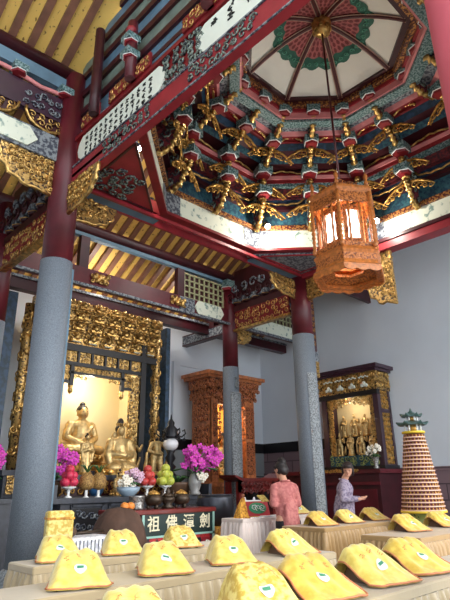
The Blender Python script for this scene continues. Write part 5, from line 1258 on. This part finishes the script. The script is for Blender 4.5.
for k, (x, y, z, mt, lab) in enumerate(((5.55, 5.28, .8, 'goldcloth', 'gold edged booklet lying at the left front of the ivory table'), (5.86, 5.29, .8, 'white', 'white booklet lying below the picture board'))):
    t = thing('booklet', lab, 'book', (x, y, z)); g = G(); g.bev(x-.1, x+.1, y-.05, y+.05, z, z+.018, .003); obj('cover', g, mt, t); g = G(); g.box(x-.096, x+.102, y-.053, y+.047, z+.004, z+.014); obj('pages', g, 'paper', t)

# ------------------------------------------------------------------ cone tower of small niches
px, py, pz = 6.82, 3.44, .7
t = thing('light_tower', 'cone shaped tower of many tiny pink and red niches with green roofed top', 'tower', (px, py, pz))
g = G(); g.lathe([(.2, 0), (.21, .03), (.17, .06), (.19, .12), (.22, .15)], (px, py, pz), 28); obj('green_base', g, 'greenlac', t)
NT = 20
for k in range(NT):
    z0 = pz+.18+k*(.95/NT); z1 = z0+.95/NT; f = k/NT; r = .275-.14*f
    g = G(); g.lathe([(r-.03, 0), (r-.032, 1.0/NT)], (px, py, z0), 30, sm=False)
    n = int(2*PI*r/.05)
    g.mi = 1; g.lathe([(r-.035, 0), (r+.002, 0), (r+.004, .014), (r-.035, .018)], (px, py, z0), 36, sm=False)
    for q in range(n):
        a = 2*PI*q/n+k*.3; c = Vector((px+(r-.016)*math.cos(a), py+(r-.016)*math.sin(a), z0+.012)); g.mi = 2
        g.lathe([(.012, 0), (.009, .014), (.006, .018), (.008, .026), (.002, .034)], c, 5)
        g.mi = 0; a2 = a+PI/n; g.lathe([(.004, 0), (.004, 1.0/NT-.012)], (px+(r-.01)*math.cos(a2), py+(r-.01)*math.sin(a2), z0+.012), 4, sm=False)
    obj('niche_tier', g, ['niche', 'creamledge', 'gold_dull'], t)
for z, r in ((pz+.15, .285), (pz+1.14, .15)):
    g = G(); g.lathe([(r-.05, 0), (r, .005), (r, .03), (r-.05, .035)], (px, py, z), 32); obj('yellow_ring', g, 'yellowtrim', t)
def hexroof(z, r, h):
    g = G(); rings = []
    for f, zz in ((1.0, 0), (.98, .018), (.6, .04), (.3, h)):
        ring = []
        for k in range(24):
            a = k*PI/12; lift = .035*abs(math.cos(a*3))**6 if f > .9 else 0; rr = r*f*(.9+.16*abs(math.cos(a*3))**4); ring.append((px+rr*math.cos(a), py+rr*math.sin(a), z+zz+lift))
        rings.append(ring)
    g.loft(rings); return g
obj('lower_roof', hexroof(pz+1.25, .2, .06), 'greenroof', t); obj('upper_roof', hexroof(pz+1.36, .14, .06), 'greenroof', t)
for z, h, r in ((1.17, .09, .1), (1.31, .06, .07)):
    for k in range(6):
        a = k*PI/3; g = G(); g.lathe([(.012, 0), (.012, h)], (px+r*math.cos(a), py+r*math.sin(a), pz+z), 6); obj('pavilion_post', g, 'white', t)
    g = G(); g.lathe([(r*.6, 0), (r*.6, h)], (px, py, pz+z), 10); obj('pavilion_core', g, 'gold_dull', t)
g = G(); g.lathe([(.04, 0), (.05, .02), (.02, .04), (.005, .08)], (px, py, pz+1.4), 10); obj('finial', g, 'greenroof', t)
t = thing('tower_pedestal', 'round dark pedestal under the cone shaped niche tower', 'pedestal', (px, py, 0)); g = G(); g.lathe([(.22, 0), (.22, .04), (.15, .1), (.15, .6), (.22, .66), (.22, .7)], (px, py, 0), 24); obj('pedestal_body', g, 'redlac', t)
# pink stool by the second person
t = thing('pink_stool', 'pink plastic stool beside the person in lavender', 'stool', (7.75, 4.75, 0))
g = G(); g.bev(7.6, 7.9, 4.6, 4.9, .7, .74, .01); obj('seat', g, 'stoolpink', t)
for sx in (-1, 1):
    for sy in (-1, 1): g = G(); g.bar((7.75+sx*.15, 4.75+sy*.15, 0), (7.75+sx*.11, 4.75+sy*.11, .7), .05, .05, (1, 0, 0)); obj('leg', g, 'stoolpink', t)

# ------------------------------------------------------------------ people (front faces local -Y)
def human(name, label, loc, rz, H, lean, head_yaw, head_pitch, armL, armR, shirt, hair, bun, legs=.09, hold=None):
    t = thing(name, label, 'person', loc); t.rotation_euler.z = rz; t.scale = (H, H, H)
    E, Cp = 'e', 'c'
    hipz, shz = .52, .815
    def tor(x, y, z): f = max(0, (z-hipz)/(shz-hipz)); return Vector((x, y-lean*f, z))
    nb = tor(0, .01, .83); nt = nb+Vector((0, -.02-lean*.25, .055)); hc = nt+Vector((0, -.015-lean*.12, .06))
    R = Matrix.Rotation(head_yaw, 3, 'Z') @ Matrix.Rotation(head_pitch, 3, 'X')
    hd = lambda x, y, z: hc+R @ Vector((x, y, z))
    body = [(E, tor(0, 0, .55), (.105, .075, .08)), (Cp, tor(0, 0, .55), tor(0, 0, .66), .085, .08), (E, tor(0, 0, .74), (.105, .07, .1)), (E, tor(0, .005, .795), (.108, .046, .036)), (Cp, nb, nt, .036, .034),
        (E, hc, (.05, .06, .066), R), (E, hd(0, -.02, -.03), (.038, .042, .04), R), (E, hd(0, -.066, -.008), (.008, .012, .013), R), (E, hd(0, -.06, -.013), (.012, .01, .008), R),
        (E, hd(.051, .005, -.005), (.008, .016, .02), R), (E, hd(-.051, .005, -.005), (.008, .016, .02), R), (E, hd(0, -.055, .02), (.034, .01, .008), R), (E, hd(0, -.058, -.047), (.018, .012, .012), R)]
    for sx, arm in ((1, armL), (-1, armR)):
        s, e, w, hnd = tor(sx*.112, 0, .8), Vector(arm[0]), Vector(arm[1]), Vector(arm[2])
        body += [(Cp, s+Vector((-sx*.012, 0, -.014)), e, .03, .025), (Cp, e, w, .026, .017)]
        d = (hnd-w).normalized(); side = Vector((-sx, 0, 0)); side = (side-d*side.dot(d)).normalized(); nn = d.cross(side)
        pc = w+d*.03; body += [(Cp, w, w+d*.045, .015, .018), (E, pc+d*.008, (.02, .02, .02))]
        for k in range(4):
            b = w+d*.05+side*(.016-.0105*k); L = (.036, .042, .04, .032)[k]; m = b+d*L*.55; tip = m+(d*.7+nn*-.6*sx).normalized()*L*.5
            body += [(Cp, b, m, .0062, .0056), (Cp, m, tip, .0056, .0045)]
        b = w+d*.02+side*.016; m = b+(d*.5+side*.8).normalized()*.025; body += [(Cp, b, m, .007, .006), (Cp, m, m+(d*.9+side*.2).normalized()*.018, .006, .005)]
    for sx in (-1, 1):
        body += [(Cp, (sx*.055, 0, .52), (sx*.06, -.01, .28), .065, .042), (Cp, (sx*.06, -.01, .28), (sx*.06, .01, .06), .04, .024), (E, (sx*.06, -.035, .025), (.028, .075, .022))]
    link('body', blob_mesh(body, .0058, 'skin', 1, 'body'), t)
    sh = [(Cp, tor(0, 0, .48), tor(0, 0, .66), .108, .098), (E, tor(0, 0, .46), (.115, .095, .035)), (E, tor(0, .0, .6), (.112, .088, .12)), (E, tor(0, 0, .74), (.122, .086, .095)), (E, tor(0, .005, .797), (.118, .056, .042)), (Cp, tor(-.075, .005, .805), tor(.075, .005, .805), .036, .036), (E, tor(0, .012, .835), (.055, .045, .022)),
        (E, tor(.05, .07, .56), (.03, .03, .1)), (E, tor(-.04, .072, .54), (.025, .03, .1)), (E, tor(.0, .055, .66), (.02, .03, .11))]
    for sx, arm in ((1, armL), (-1, armR)):
        s, e, w = tor(sx*.112, 0, .8), Vector(arm[0]), Vector(arm[1]); sh += [(Cp, s+Vector((-sx*.006, 0, -.012)), e, .041, .037), (Cp, e, e.lerp(w, .8), .037, .028)]
    so = link('shirt', blob_mesh(sh, .009, shirt, 2, 'shirt'), t)
    g = G(); g.tube([nb+Vector((.046*math.cos(k*PI/8), .044*math.sin(k*PI/8)+.004, .008+.01*math.sin(k*PI/8))) for k in range(16)], .01, 6, closed=True); link('collar', mesh('collar', g, shirt), so)
    tr = [(E, (0, 0, .5), (.105, .085, .06))]
    for sx in (-1, 1): tr += [(Cp, (sx*.052, 0, .5), (sx*.06, -.01, .28), .072, .053), (Cp, (sx*.06, -.01, .28), (sx*.06, .01, .07), .052, .042)]
    link('trousers', blob_mesh(tr, .009, 'trouser', 1, 'trousers'), t)
    for sx in (-1, 1): link('shoe', blob_mesh([(E, (sx*.06, -.035, .022), (.034, .084, .022)), (E, (sx*.06, .015, .035), (.032, .035, .03))], .007, 'black', 1, 'shoe'), t)
    hp = [(E, hd(0, .012, .022), (.058, .062, .056), R), (E, hd(0, .036, -.012), (.053, .04, .056), R), (E, hd(.043, .012, .0), (.014, .03, .05), R), (E, hd(-.043, .012, .0), (.014, .03, .05), R), (E, hd(0, -.035, .048), (.04, .03, .02), R)]
    if bun: hp += [(E, hd(0, .04, .075), (.034, .034, .03), R), (E, hd(0, .062, .05), (.03, .025, .03), R)]
    else: hp += [(E, hd(0, .04, -.035), (.056, .04, .065), R), (E, hd(.05, .006, -.02), (.015, .034, .055), R), (E, hd(-.05, .006, -.02), (.015, .034, .055), R), (E, hd(0, -.046, .034), (.044, .018, .02), R)]
    link('hair', blob_mesh(hp, .0065, hair, 1, 'hair'), t)
    g = G()
    for sx in (-1, 1): g.ball(hd(sx*.021, -.056, .006), (.007, .005, .0045), 8, 5)
    ey = link('eye', mesh('eye', g, 'eye'), t); g = G(); g.ball(hd(0, -.06, -.034), (.015, .006, .005), 8, 5); link('mouth', mesh('mouth', g, 'lip'), t)
    return t
human('person', 'person with a dark hair bun in a pink checked shirt reading at the ivory table', (5.8, 4.86, 0), PI-.3, 1.5, .04, .2, .4, [(.128, -.02, .65), (.07, -.16, .66), (.03, -.22, .675)], [(-.128, -.02, .65), (-.07, -.16, .66), (-.03, -.22, .675)], 'shirt_pink', 'hair', True)
g = G(); g.loft([[(-.07, 0, 0), (.07, 0, 0), (.07, .015, .004), (-.07, .015, .004)], [(-.07, -.1, .08), (.07, -.1, .08), (.07, -.09, .09), (-.07, -.09, .09)]]); g.turn(PI); g.shift((5.74, 5.2, 1.0)); o = obj('small_book', g, 'yelloww', origin=(5.74, 5.25, 1.0)); tag(o, 'small cream booklet held by the person in pink shirt', 'book')
human('person', 'person with short dark hair in a lavender print shirt standing right of the granite column', (7.47, 5.1, 0), .4, 1.53, .035, -1.45, .35, [(.15, -.03, .65), (.08, -.18, .65), (.03, -.23, .665)], [(-.15, -.03, .65), (-.08, -.18, .65), (-.03, -.23, .665)], 'shirt_lav', 'hair_br', False)
